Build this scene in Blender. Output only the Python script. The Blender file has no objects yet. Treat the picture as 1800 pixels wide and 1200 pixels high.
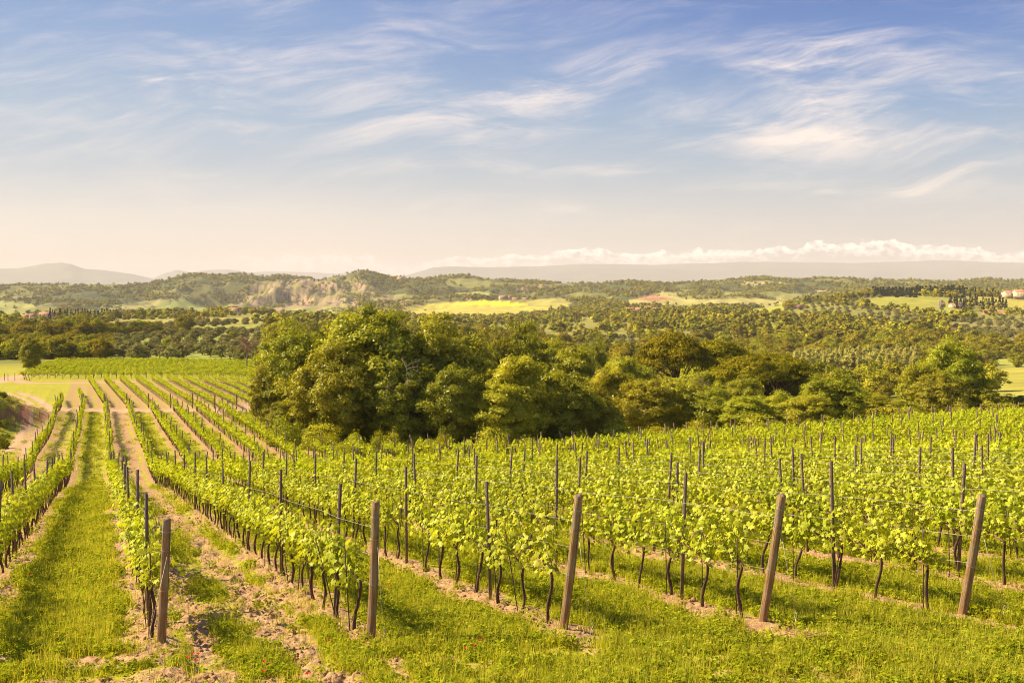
import bpy, math, numpy as np
from mathutils import Vector, Matrix
R = math.radians
SC = bpy.context.scene
COL = SC.collection
F = 1750.0; CX = 900.0; HY = 495.0            # focal length (px of the 1800 px photo), principal column, horizon row
EXPO = 1.05

# ------------------------------------------------------------------ camera
cd = bpy.data.cameras.new('camera'); cam = bpy.data.objects.new('camera', cd); COL.objects.link(cam)
cam.location = (0, 0, 0); cam.rotation_euler = (R(90), 0, 0)
cd.sensor_width = 36; cd.lens = 36*F/1800; cd.shift_y = -(600-HY)/1800.0
cd.clip_start = 0.1; cd.clip_end = 60000
SC.camera = cam
SC.view_settings.view_transform = 'Standard'; SC.view_settings.look = 'None'
SC.view_settings.exposure = EXPO; SC.view_settings.gamma = 1
SC.cycles.use_denoising = True; SC.cycles.filter_width = 1.0
SC.cycles.max_bounces = 6; SC.cycles.diffuse_bounces = 3; SC.cycles.transmission_bounces = 3
SC.cycles.glossy_bounces = 2; SC.cycles.volume_bounces = 3; SC.cycles.transparent_max_bounces = 4

# ------------------------------------------------------------------ node helper
class NT:
    def __init__(s, nt): s.nt = nt; nt.nodes.clear()
    def n(s, t, **kw):
        nd = s.nt.nodes.new(t)
        for k, v in kw.items(): setattr(nd, k, v)
        return nd
    def put(s, sock, v):
        if isinstance(v, bpy.types.NodeSocket): s.nt.links.new(v, sock)
        elif v is not None:
            if isinstance(v, (tuple, list)) and len(v) == 3 and sock.type == 'RGBA': v = (*v, 1)
            sock.default_value = v
    def m(s, op, a, b=None, c=None, clamp=False):
        nd = s.n('ShaderNodeMath', operation=op, use_clamp=clamp)
        s.put(nd.inputs[0], a)
        if b is not None: s.put(nd.inputs[1], b)
        if c is not None: s.put(nd.inputs[2], c)
        return nd.outputs[0]
    def mix(s, f, a, b, mode='MIX'):
        nd = s.n('ShaderNodeMix', data_type='RGBA', blend_type=mode)
        s.put(nd.inputs[0], f); s.put(nd.inputs[6], a); s.put(nd.inputs[7], b)
        return nd.outputs[2]
    def ramp(s, f, pts, interp='LINEAR'):
        nd = s.n('ShaderNodeValToRGB'); cr = nd.color_ramp; cr.interpolation = interp
        while len(cr.elements) < len(pts): cr.elements.new(1.0)
        for e, (p, c) in zip(cr.elements, pts):
            e.position = p; e.color = (*c, 1) if isinstance(c, (tuple, list)) else (c, c, c, 1)
        s.put(nd.inputs[0], f); return nd.outputs[0]
    def noise(s, vec, scale, detail=4, rough=0.5, dim='3D', dist=0.0):
        nd = s.n('ShaderNodeTexNoise', noise_dimensions=dim)
        if vec is not None: s.put(nd.inputs['Vector'], vec)
        s.put(nd.inputs['Scale'], scale); s.put(nd.inputs['Detail'], detail); s.put(nd.inputs['Roughness'], rough)
        s.put(nd.inputs['Distortion'], dist)
        return nd.outputs['Fac']
    def comb(s, x, y, z=0.0):
        nd = s.n('ShaderNodeCombineXYZ'); s.put(nd.inputs[0], x); s.put(nd.inputs[1], y); s.put(nd.inputs[2], z); return nd.outputs[0]
    def sstep(s, v, a, b):
        nd = s.n('ShaderNodeMapRange', interpolation_type='SMOOTHSTEP')
        s.put(nd.inputs[0], v); nd.inputs[1].default_value = a; nd.inputs[2].default_value = b
        return nd.outputs[0]

def lin(c): return tuple(((x/255)/12.92 if x/255 <= 0.04045 else ((x/255+0.055)/1.055)**2.4) for x in c)
def rad(c): return tuple(x/2**EXPO for x in lin(c))      # radiance that shows as this colour

# ------------------------------------------------------------------ sky
SUN_EL, SUN_AZ = R(38), math.atan2(-2.0, 0.42)          # azimuth from +Y towards +X
w = bpy.data.worlds.new('World'); SC.world = w; w.use_nodes = True
s = NT(w.node_tree)
tc = s.n('ShaderNodeTexCoord').outputs['Generated']
sep = s.n('ShaderNodeSeparateXYZ'); s.put(sep.inputs[0], tc)
dx, dy, dz = sep.outputs
hyp = s.m('SQRT', s.m('ADD', s.m('MULTIPLY', dx, dx), s.m('MULTIPLY', dy, dy)))
v = s.m('DIVIDE', dz, s.m('MAXIMUM', hyp, 0.02))         # tangent of the elevation
az = s.m('ARCTAN2', dx, dy)                              # azimuth
u = s.m('TANGENT', s.m('MINIMUM', s.m('MAXIMUM', az, -1.4), 1.4))
vv = s.m('DIVIDE', dz, s.m('MAXIMUM', dy, 0.08))
sky = s.n('ShaderNodeTexSky', sky_type='NISHITA', sun_disc=False, sun_elevation=SUN_EL, sun_rotation=SUN_AZ)
left = s.ramp(v, [(0.0, rad((240, 220, 206))), (0.06, rad((226, 217, 212))), (0.11, rad((178, 190, 206))), (0.17, rad((150, 176, 206))), (0.23, rad((120, 156, 204))), (0.30, rad((100, 142, 202))), (0.6, rad((96, 126, 184))), (1.0, rad((70, 104, 170)))])
right = s.ramp(v, [(0.0, rad((216, 198, 190))), (0.06, rad((200, 198, 200))), (0.11, rad((164, 182, 202))), (0.17, rad((122, 160, 204))), (0.23, rad((72, 126, 196))), (0.30, rad((42, 98, 184))), (0.6, rad((84, 112, 176))), (1.0, rad((66, 96, 164)))])
base = s.mix(s.sstep(u, -0.35, 0.45), left, right)
nish = s.mix(1.0, sky.outputs[0], (0.13, 0.115, 0.10), 'MULTIPLY')
base = s.mix(0.10, base, nish)
# cirrus
warp = s.noise(s.comb(s.m('MULTIPLY', u, 3.0), s.m('MULTIPLY', vv, 7.0)), 1.0, 3)
wv = s.m('MULTIPLY', s.m('SUBTRACT', warp, 0.5), 0.16)
cu = s.m('ADD', u, wv); cv = s.m('ADD', s.m('SUBTRACT', vv, s.m('MULTIPLY', u, 0.06)), s.m('MULTIPLY', wv, 0.55))
c1 = s.noise(s.comb(s.m('MULTIPLY', cu, 5.0), s.m('MULTIPLY', cv, 26.0)), 1.0, 9, 0.62, dist=0.5)
c2 = s.noise(s.comb(s.m('MULTIPLY', cu, 16.0), s.m('MULTIPLY', s.m('ADD', cv, s.m('MULTIPLY', u, -.12)), 110.0)), 1.0, 7, 0.66, dist=0.5)
cn = s.m('ADD', s.m('MULTIPLY', c1, 0.76), s.m('MULTIPLY', c2, 0.24))
acc = None
for px, py, rx, ry, k in [(1405, 112, 90, 36, 0.60), (1395, 122, 60, 22, .35), (1385, 205, 110, 40, .36), (1560, 225, 190, 44, .24), (1700, 180, 150, 46, .24), (880, 195, 250, 52, .30),
                          (1050, 130, 80, 26, .34), (940, 160, 70, 20, .25), (560, 112, 330, 56, .22), (455, 25, 50, 34, .30), (290, 171, 46, 13, .55), (225, 168, 22, 6, .3), (345, 205, 30, 16, .18),
                          (430, 238, 60, 10, .45), (730, 225, 120, 22, .22), (70, 225, 260, 40, .24), (1620, 322, 60, 16, .34), (1740, 285, 100, 34, .12), (1000, 368, 46, 9, .5),
                          (1110, 292, 90, 12, .28), (1440, 246, 90, 14, .28), (760, 300, 150, 10, .2), (1470, 334, 28, 5, .4), (1150, 390, 50, 8, .2), (1320, 330, 160, 8, .16), (1590, 120, 120, 24, .14)]:
    uu = (px-CX)/F; v0 = (HY-py)/F
    a = s.m('DIVIDE', s.m('SUBTRACT', cu, uu), rx*1.3/F); b = s.m('DIVIDE', s.m('SUBTRACT', cv, v0-0.06*uu), ry*1.3/F)
    d2 = s.m('ADD', s.m('MULTIPLY', a, a), s.m('MULTIPLY', b, b))
    g = s.m('MULTIPLY', s.m('POWER', 2.718, s.m('MULTIPLY', d2, -1.0)), k)
    acc = g if acc is None else s.m('ADD', acc, g)
thin = s.m('MULTIPLY', s.sstep(cn, 0.46, 0.80), 0.36)
den = s.m('ADD', s.m('MULTIPLY', s.m('MULTIPLY', acc, s.sstep(cn, 0.38, 0.66)), 1.4), s.m('MULTIPLY', thin, s.sstep(vv, 0.0, 0.08)))
den = s.m('MINIMUM', den, 0.92)
ccol = s.mix(s.sstep(v, 0.05, 0.25), tuple(x*1.15 for x in rad((255, 236, 218))), tuple(x*1.1 for x in rad((250, 236, 232))))
base = s.mix(den, base, ccol)
# the low line of cumulus above the far mountains
def vp(py): return (HY-py)/F
top = s.n('ShaderNodeFloatCurve'); cm = top.mapping.curves[0]
prof = [(-200, 474), (380, 472), (440, 456), (520, 452), (640, 452), (690, 470), (760, 462), (860, 450), (960, 446), (1010, 436), (1060, 438), (1100, 446), (1200, 444), (1290, 438), (1340, 440), (1370, 430), (1400, 436),
        (1430, 422), (1470, 430), (1550, 430), (1620, 434), (1700, 440), (1800, 452), (2300, 470)]
cm.points[0].location = (0, 0); cm.points[1].location = (1, 0)
for i, (px, py) in enumerate(prof):
    x = (px+200)/2500.0; y = (480-py)/60.0
    if i == 0: cm.points[0].location = (0, y)
    elif i == len(prof)-1: cm.points[1].location = (1, y)
    else: cm.points.new(x, y)
top.mapping.update()
s.put(top.inputs['Value'], s.m('DIVIDE', s.m('ADD', s.m('MULTIPLY', u, F), CX+200), 2500.0))
vt = s.m('ADD', vp(480), s.m('MULTIPLY', top.outputs[0], 60.0/F))
bil = s.noise(s.comb(s.m('MULTIPLY', u, 38.0), s.m('MULTIPLY', v, 70.0)), 1.0, 6, 0.55)
bil2 = s.noise(s.comb(s.m('MULTIPLY', u, 110.0), s.m('MULTIPLY', v, 170.0), 3.0), 1.0, 5, 0.6)
edge = s.m('ADD', vt, s.m('ADD', s.m('MULTIPLY', s.m('SUBTRACT', bil, 0.5), 0.022), s.m('MULTIPLY', s.m('SUBTRACT', bil2, 0.5), 0.008)))
dd = s.m('SUBTRACT', edge, v)
cum = s.sstep(dd, -0.0006, 0.0014)
cumfade = s.m('SUBTRACT', 1.0, s.sstep(dd, 0.007, 0.021))
reg = s.m('MULTIPLY', s.sstep(u, -0.34, -0.22), s.m('ADD', 0.5, s.m('MULTIPLY', s.sstep(u, -0.2, 0.08), 0.5)))
lowband = s.m('MULTIPLY', s.m('MULTIPLY', cum, reg), 0.55)
bcol = s.mix(s.sstep(u, -0.3, 0.4), rad((238, 216, 200)), rad((206, 192, 188)))
base = s.mix(lowband, base, bcol)
shade = s.mix(s.sstep(s.m('ADD', bil2, s.m('MULTIPLY', dd, -9.0)), 0.30, 0.56), rad((222, 202, 192)), tuple(x*1.5 for x in rad((255, 240, 226))))
base = s.mix(s.m('MULTIPLY', s.m('MULTIPLY', cum, cumfade), s.m('MULTIPLY', reg, 0.9)), base, shade)
bg = s.n('ShaderNodeBackground'); s.put(bg.inputs[0], base); bg.inputs[1].default_value = 1.0
out = s.n('ShaderNodeOutputWorld'); s.nt.links.new(bg.outputs[0], out.inputs[0])
w.cycles.sampling_method = 'MANUAL'; w.cycles.sample_map_resolution = 512

# ------------------------------------------------------------------ sun
sd = bpy.data.lights.new('sun', 'SUN'); sd.energy = 5.0; sd.angle = R(0.5); sd.color = (1.0, 0.82, 0.54)
so = bpy.data.objects.new('sun', sd); COL.objects.link(so)
sdir = Vector((math.sin(SUN_AZ)*math.cos(SUN_EL), math.cos(SUN_AZ)*math.cos(SUN_EL), math.sin(SUN_EL)))
so.rotation_euler = sdir.to_track_quat('Z', 'Y').to_euler(); so.location = (-30, 10, 40)

# ------------------------------------------------------------------ numpy noise
def _h(ix, iy, seed):
    h = (ix.astype(np.int64)*374761393 + iy.astype(np.int64)*668265263 + seed*974634777) & 0xffffffff
    h = ((h ^ (h >> 13))*1274126177) & 0xffffffff
    return ((h ^ (h >> 16)) & 0xffff)/65535.0
def vnoise(x, y, seed=0):
    x = np.asarray(x, float); y = np.asarray(y, float)
    ix = np.floor(x); iy = np.floor(y); fx = x-ix; fy = y-iy
    fx = fx*fx*(3-2*fx); fy = fy*fy*(3-2*fy)
    a = _h(ix, iy, seed); b = _h(ix+1, iy, seed); c = _h(ix, iy+1, seed); d = _h(ix+1, iy+1, seed)
    return (a*(1-fx)+b*fx)*(1-fy)+(c*(1-fx)+d*fx)*fy
def fbm(x, y, seed=0, octv=4, gain=0.5):
    t = 0; a = 1; n = 0
    for i in range(octv):
        t = t + a*vnoise(x*2**i, y*2**i, seed+i*17); n += a; a *= gain
    return t/n
def ss(x, a, b):
    t = np.clip((x-a)/(b-a), 0, 1); return t*t*(3-2*t)

# ------------------------------------------------------------------ terrain
PXN = [-300, 0, 200, 330, 450, 700, 900, 1100, 1300, 1400, 1500, 1650, 1800, 2100]
CONT = {
 80:   [800, 801, 801, 806, 810, 812, 811, 805, 797, 794, 790, 785, 780, 772],
 100:  [772, 772, 767, 764, 764, 786, 787, 780, 770, 766, 760, 753, 747, 740],
 130:  [722, 722, 720, 720, 722, 765, 768, 760, 752, 748, 742, 737, 730, 722],
 180:  [674, 673, 672, 672, 674, 740, 742, 738, 735, 735, 732, 725, 710, 700],
 250:  [645, 643, 641, 641, 643, 700, 705, 702, 702, 702, 702, 690, 682, 670],
 350:  [622, 618, 618, 618, 620, 650, 656, 662, 672, 676, 676, 668, 655, 650],
 500:  [592, 592, 592, 592, 595, 612, 618, 625, 642, 642, 640, 636, 632, 630],
 700:  [576, 574, 577, 577, 578, 590, 592, 594, 602, 598, 592, 588, 588, 585],
 1000: [563, 563, 560, 558, 558, 572, 574, 568, 562, 554, 548, 550, 556, 560],
 1300: [562, 562, 560, 556, 549, 564, 566, 552, 549, 534, 520, 518, 524, 530],
 1600: [571, 570, 566, 560, 552, 552, 560, 546, 550, 545, 538, 536, 530, 530],
 2000: [560, 560, 558, 556, 556, 545, 531, 530, 532, 536, 536, 530, 524, 524],
 2500: [530, 532, 536, 540, 541, 534, 528, 519, 521, 522, 518, 513, 512, 512],
 3300: None,
 4200: [515]*14, 6500: [505]*14, 26000: [499]*14,
}
SKYL = [(-300, 500), (0, 503), (60, 500), (130, 501), (220, 501), (260, 500), (300, 492), (325, 485), (345, 483), (372, 485), (390, 487), (405, 484), (425, 482), (450, 485), (470, 489), (490, 487), (510, 488), (545, 488), (552, 491), (565, 493), (575, 491),
        (600, 486), (620, 482), (640, 479), (655, 482), (675, 488), (700, 491), (740, 492), (770, 490), (790, 488), (815, 487), (838, 488), (850, 491), (880, 492), (920, 494), (960, 496), (1000, 499), (1050, 500), (1075, 497), (1110, 495), (1160, 497), (1200, 497),
        (1240, 497), (1265, 496), (1285, 491), (1320, 488), (1350, 489), (1380, 491), (1410, 492), (1440, 489), (1480, 490), (1520, 494), (1560, 494), (1580, 493), (1620, 496), (1660, 498), (1700, 493), (1740, 492), (1770, 496), (1800, 494), (2100, 497)]
_pg = np.arange(-900, 2701, 6.0)
_Ds = sorted(CONT); _T = []
for D in _Ds:
    if D == 3300: row = np.interp(_pg, [a for a, b in SKYL], [b+(-1.5 if 290 < a < 860 else .5) for a, b in SKYL]); kk = 0
    else: row = np.interp(_pg, PXN, CONT[D]); kk = 9
    if kk:
        pad = np.pad(row, kk, mode='edge'); row = np.convolve(pad, np.ones(2*kk+1)/(2*kk+1), 'valid')
    _T.append(-(row-HY)/F*D)
_T = np.array(_T); _L = np.log(np.array(_Ds, float))
def far_z(px, D):
    q = np.clip((px-_pg[0])/6.0, 0, len(_pg)-1.001); j = q.astype(int); fj = q-j
    l = np.log(np.clip(D, 80, 26000)); i = np.clip(np.searchsorted(_L, l, side='right')-1, 0, len(_L)-2)
    def at(ii): ii = np.clip(ii, 0, len(_L)-1); return _T[ii, j]*(1-fj)+_T[ii, j+1]*fj
    t = (l-_L[i])/(_L[i+1]-_L[i])
    p0, p1, p2, p3 = at(i-1), at(i), at(i+1), at(i+2)
    t = np.clip(t, 0, 1)
    h0 = _L[i+1]-_L[i]; hm = _L[i]-_L[np.maximum(i-1, 0)]; hp = _L[np.minimum(i+2, len(_L)-1)]-_L[i+1]
    s0 = (p2-p1)/h0; sm = np.where(hm > 0, (p1-p0)/np.maximum(hm, 1e-6), s0); sp = np.where(hp > 0, (p3-p2)/np.maximum(hp, 1e-6), s0)
    m1 = np.where(sm*s0 > 0, 2*sm*s0/np.where(sm+s0 == 0, 1, sm+s0), 0)*h0; m2 = np.where(sp*s0 > 0, 2*sp*s0/np.where(sp+s0 == 0, 1, sp+s0), 0)*h0
    t2 = t*t; t3 = t2*t
    return (2*t3-3*t2+1)*p1+(t3-2*t2+t)*m1+(-2*t3+3*t2)*p2+(t3-t2)*m2
TAN = -0.414; SPC = 2.93; K0 = 0.78
RN = 1/math.sqrt(1+TAN*TAN)
def rowc(X, Y): return (X-TAN*Y-K0)/SPC
def inpoly(px, py, poly):
    r = np.zeros(np.shape(px), bool); n = len(poly)
    for i in range(n):
        x0, y0 = poly[i]; x1, y1 = poly[(i+1) % n]
        if y0 == y1: continue
        c = ((y0 > py) != (y1 > py)) & (px < (x1-x0)*(py-y0)/(y1-y0)+x0)
        r ^= c
    return r
def macro_z(X, Y):
    X = np.asarray(X, float); Y = np.asarray(Y, float)
    pl = -(3.0-0.0269*X+0.143*Y)
    fz = far_z(CX+F*X/np.maximum(Y, 60), Y)
    t = ss(Y, 52, 88)
    return pl*(1-t)+fz*t
BX, BY = -57.8, 108.0                                     # earth bank beside the track
def polydist(X, Y, pts):
    best = np.full(np.shape(X), 1e9)
    for (ax, ay), (bx, by) in zip(pts[:-1], pts[1:]):
        ex, ey = bx-ax, by-ay; L = ex*ex+ey*ey
        t = np.clip(((X-ax)*ex+(Y-ay)*ey)/L, 0, 1)
        best = np.minimum(best, np.hypot(X-ax-t*ex, Y-ay-t*ey))
    return best
def gpt(px, py):                                          # world point of the ground seen at a pixel of the photo
    D = np.exp(np.linspace(math.log(11), math.log(4000), 2500)); uu = (px-CX)/F
    z = macro_z(uu*D, D); p = HY-F*z/D
    i = np.nonzero(p <= py)[0]
    i = i[0] if len(i) else -1
    return uu*D[i], D[i]
RUTL = [gpt(*p) for p in [(8, 795), (20, 783), (45, 760), (60, 728), (50, 708), (30, 697), (8, 690)]]
RUTR = [gpt(*p) for p in [(40, 805), (52, 783), (74, 758), (88, 732), (82, 712), (60, 698), (34, 690)]]
TRK2 = [gpt(*p) for p in [(-40, 676), (0, 670), (22, 662), (45, 659), (80, 658)]]
TRK3 = [gpt(*p) for p in [(22, 668), (50, 673), (120, 673), (230, 671)]]
CROSS = [gpt(*p) for p in [(60, 716), (107, 720), (200, 722), (300, 722), (400, 721), (450, 716), (480, 708)]]
ROAD = [gpt(*p) for p in [(440, 573), (462, 565), (486, 559), (505, 555)]]
def grass_lane(s_):
    i = np.floor(s_).astype(int)
    tab = {-3: .12, -2: .62, -1: .12, 0: .70, 1: .30, 2: .36, 3: .26, 4: .42, 5: .3}
    r = np.zeros(np.shape(s_))
    for k in range(-12, 50): r[i == k] = tab.get(k, 0.22+0.35*((k*7) % 5)/5.0)
    return r
def tracks(X, Y):
    wob = (fbm(X*.35, Y*.35, 91, 3)-.5)*1.4
    t = 1.0*np.exp(-((polydist(X, Y, RUTL))/(.68+wob*.2))**2)+np.exp(-((polydist(X, Y, RUTR))/(.68+wob*.2))**2)
    t = np.maximum(t, np.exp(-((polydist(X, Y, TRK2))/3.0)**2)); t = np.maximum(t, .8*np.exp(-((polydist(X, Y, TRK3))/2.2)**2))
    t = np.maximum(t, 1.1*np.exp(-((polydist(X, Y, CROSS)+wob)/2.6)**4)); t = np.maximum(t, np.exp(-(polydist(X, Y, ROAD)/6)**2))
    return np.clip(t, 0, 1)
def masks(X, Y):
    """dirt share of the ground near the vineyard, 0..1"""
    s_ = rowc(X, Y); fr = s_-np.floor(s_); dr = np.minimum(fr, 1-fr)*SPC*RN
    n1 = fbm(X*1.1, Y*1.1, 5, 4); n2 = fbm(X*.35, Y*.35, 9, 3)
    under = (.5+.95*n1)*np.exp(-(dr/(.22+.5*n1*n2*2))**2)
    lane = grass_lane(s_); lc = np.abs(fr-.5)*SPC*RN
    inlane = lane*(.55+.8*(n2-.3))*ss(1.25-lc, 0, .5)
    rutty = np.exp(-((lc-.62)/.20)**2)*np.clip(lane*1.0, .12, .8)
    i0 = np.floor(s_) == 0
    rutty = np.where(i0, 1.3*np.exp(-((fr-.66)*SPC*RN/.34)**2)+.95*np.exp(-((fr-.24)*SPC*RN/.26)**2), rutty)
    d = np.maximum(under, np.maximum(inlane, rutty))
    head = ss(Y+(X*.06), 13.9, 12.9)                      # headland in front of the end posts
    patch = np.clip((fbm(X*.8+3, Y*1.6, 31, 4)-.46)*5, 0, 1)*np.where(X < -1.2, 1.0, .5)
    d = np.maximum(d*(1-head*np.where(i0, .45, 1)), head*patch)
    for (cx, cy), rr in (((-4.0, 12.1), 1.1), ((-5.4, 12.0), .9), ((-1.35, 12.6), .45), ((-.9, 13.0), .3), ((0.6, 14.1), .35), ((3.45, 13.9), .5), ((6.6, 14.5), .3)):
        d = np.maximum(d, .95*np.exp(-((X-cx)**2+((Y-cy)*1.6)**2)/rr**2))
    k = s_
    fld = (Y < 131)
    zone2 = (Y > 132) & (Y < 186)
    d = np.where(zone2, np.maximum(.10+.85*n1, .95*np.exp(-((lc-.55)/.25)**2)), d)
    bay = (s_ > 5.25) & (Y > 88)
    d = np.where(bay & (Y < 131), .08*n2, d)
    d = np.where(Y > 188, .35*n1, d)
    outl = s_ < -2.12
    d = np.where(outl & (Y < 190), .16*n2+np.where(polydist(X, Y, RUTL) < 3.2, .30*n1, 0), d)
    d = np.where((s_ > 40), .1, d)
    fade = ss(Y, 262, 275)
    return np.clip(d, 0, 1)*(1-fade)
def surf_z(X, Y, detail=True):
    X = np.asarray(X, float); Y = np.asarray(Y, float)
    z = macro_z(X, Y)
    s_ = rowc(X, Y); fr = s_-np.floor(s_); dr = np.minimum(fr, 1-fr)*SPC*RN
    nearf = 1-ss(Y, 120, 200)
    z = z+nearf*(.07*np.exp(-(dr/.4)**2)-.03)
    # bank at the left edge
    bd = np.hypot((X-BX)/.8, (Y-BY)/2.2)
    z = z+4.2*np.exp(-(bd/5.0)**2)*(.8+.4*fbm(X*.5, Y*.5, 77, 3))
    # relief of the far hills
    fr2 = ss(Y, 1500, 2400)*(1-ss(Y, 3400, 4500))
    px = CX+F*X/np.maximum(Y, 60)
    rid = 1-np.abs(2*fbm(X/150, Y/210, 41, 4)-1)
    cl = np.exp(-((px-545)/110)**2)*ss(Y, 2300, 2600)
    z = z+fr2*((rid-.72)*(42+25*cl)+(fbm(X/60, Y/60, 43, 3)-.5)*12+cl*(np.abs(2*fbm(X/38, Y/120, 49, 3)-1)-.3)*26)*np.where(Y > 3000, 1-.8*ss(Y, 2900, 3250), 1)
    mid = ss(Y, 250, 500)*(1-ss(Y, 1500, 2400))
    z = z+mid*(fbm(X/70, Y/70, 47, 3)-.5)*3.5
    return z
def fine_z(X, Y, dirt):
    a = (1-ss(Y, 20, 60))
    lane0 = (np.floor(rowc(X, Y)) == 0)
    clod = (fbm(X*5.5, Y*5.5, 61, 4, .6)-.5)*np.where(lane0, .24, .13)*dirt + (fbm(X*2, Y*2, 63, 3)-.5)*.09
    tread = np.where(lane0, np.sin(Y*34+X*6)*.008*dirt, 0)
    return a*(clod+tread)+ (1-ss(Y, 60, 140))*ss(Y, 15, 50)*(fbm(X*1.2, Y*1.2, 65, 3)-.5)*.15
def GZ(x, y):
    x = np.asarray([x], float).ravel(); y = np.asarray([y], float).ravel()
    z = surf_z(x, y)+fine_z(x, y, masks(x, y))
    return float(z[0]) if z.size == 1 else z
def GZA(x, y): return surf_z(x, y)+fine_z(x, y, masks(x, y))

# ------------------------------------------------------------------ mesh helpers
def mk(name, verts, faces, mat=None, parent=None, link=True, smooth=False, fattr=None, vattr=None):
    """faces: list of int arrays (n,k), each its own k"""
    if isinstance(faces, np.ndarray): faces = [faces]
    me = bpy.data.meshes.new(name); verts = np.asarray(verts, np.float32)
    me.vertices.add(len(verts)); me.vertices.foreach_set('co', verts.ravel())
    faces = [np.asarray(f, np.int32) for f in faces if len(f)]
    nl = sum(f.size for f in faces); nf = sum(len(f) for f in faces)
    me.loops.add(nl); me.loops.foreach_set('vertex_index', np.concatenate([f.ravel() for f in faces]))
    me.polygons.add(nf); tot = np.concatenate([np.full(len(f), f.shape[1], np.int32) for f in faces])
    me.polygons.foreach_set('loop_start', np.concatenate([[0], np.cumsum(tot)[:-1]]).astype(np.int32))
    me.polygons.foreach_set('loop_total', tot)
    if smooth: me.polygons.foreach_set('use_smooth', np.ones(nf, bool))
    me.update(calc_edges=True)
    for k, a in (fattr or {}).items():
        at = me.attributes.new(k, 'FLOAT', 'FACE'); at.data.foreach_set('value', np.asarray(a, np.float32))
    for k, a in (vattr or {}).items():
        a = np.asarray(a, np.float32)
        if a.ndim == 1: at = me.attributes.new(k, 'FLOAT', 'POINT'); at.data.foreach_set('value', a)
        else:
            at = me.attributes.new(k, 'FLOAT_COLOR', 'POINT'); at.data.foreach_set('color', np.concatenate([a, np.ones((len(a), 1), np.float32)], 1).ravel())
    if mat: me.materials.append(mat)
    o = bpy.data.objects.new(name, me)
    if link: COL.objects.link(o)
    if parent: o.parent = parent
    return o
class MB:
    def __init__(s): s.v = []; s.f = {3: [], 4: []}; s.n = 0; s.t = {3: [], 4: []}
    def add(s, v, f, t=0.5):
        f = np.asarray(f, np.int32); k = f.shape[1]
        s.v.append(np.asarray(v, float)); s.f[k].append(f+s.n); s.n += len(v)
        s.t[k].append(np.full(len(f), t) if np.isscalar(t) else np.asarray(t))
    def tube(s, pts, rads, n=6, cap=True, t=0.5):
        pts = np.asarray(pts, float); rads = np.broadcast_to(rads, (len(pts),)); m = len(pts)
        d = np.gradient(pts, axis=0); d /= np.maximum(np.linalg.norm(d, axis=1, keepdims=True), 1e-9)
        ref = np.array([0.31, 0.17, 0.0])+np.where(abs(d[0][2]) > .8, 1, 0)*np.array([1, 0, 0])+np.where(abs(d[0][2]) > .8, 0, 1)*np.array([0, 0, 1])
        a = np.cross(d, ref); a /= np.maximum(np.linalg.norm(a, axis=1, keepdims=True), 1e-9); b = np.cross(d, a)
        th = np.arange(n)*2*np.pi/n
        V = pts[:, None]+rads[:, None, None]*(np.cos(th)[None, :, None]*a[:, None]+np.sin(th)[None, :, None]*b[:, None])
        V = V.reshape(-1, 3); i = np.arange(m-1)[:, None]*n; j = np.arange(n)[None]
        Fq = np.stack([i+j, i+(j+1) % n, i+n+(j+1) % n, i+n+j], -1).reshape(-1, 4)
        base = s.n; s.add(V, Fq, t)
        if cap:
            for e, st in ((0, 0), (m-1, (m-1)*n)):
                c = s.n; s.v.append(pts[e][None]); s.n += 1
                jj = np.arange(n); a1 = base+st+jj; a2 = base+st+(jj+1) % n
                s.f[3].append(np.stack([np.full(n, c), a1, a2] if e else [np.full(n, c), a2, a1], -1).astype(np.int32)); s.t[3].append(np.full(n, t))
    def box(s, c, size, rz=0, t=0.5, rot=None):
        x, y, z = np.array(size)/2
        V = np.array([[-x, -y, -z], [x, -y, -z], [x, y, -z], [-x, y, -z], [-x, -y, z], [x, -y, z], [x, y, z], [-x, y, z]])
        cs, sn = math.cos(rz), math.sin(rz); V = V@np.array([[cs, sn, 0], [-sn, cs, 0], [0, 0, 1]])
        s.add(V+np.array(c), [[0, 3, 2, 1], [4, 5, 6, 7], [0, 1, 5, 4], [1, 2, 6, 5], [2, 3, 7, 6], [3, 0, 4, 7]], t)
    def build(s, name, mat=None, parent=None, link=True, smooth=False):
        fs = []; ts = []
        for k in (3, 4):
            if s.f[k]: fs.append(np.concatenate(s.f[k])); ts.append(np.concatenate(s.t[k]))
        return mk(name, np.concatenate(s.v), fs, mat, parent, link, smooth, fattr={'tint': np.concatenate(ts)})
def tag(o, label=None, cat=None, group=None, kind=None):
    for k, vv_ in (('label', label), ('category', cat), ('group', group), ('kind', kind)):
        if vv_ is not None: o[k] = vv_
    return o
def empty(name, loc, rz=0.0, sc=None):
    o = bpy.data.objects.new(name, None); COL.objects.link(o); o.location = loc; o.rotation_euler = (0, 0, rz)
    if sc is not None: o.scale = sc
    o.empty_display_size = .2
    return o
def dup(root, loc, rz=0.0, sc=None, label=None, cat=None, group=None):
    r = root.copy(); COL.objects.link(r); r.location = loc; r.rotation_euler = (0, 0, rz)
    if sc is not None: r.scale = sc
    for ch in root.children:
        c = ch.copy(); COL.objects.link(c); c.parent = r
        for g in ch.children: d = g.copy(); COL.objects.link(d); d.parent = c
    return tag(r, label, cat, group)

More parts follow.
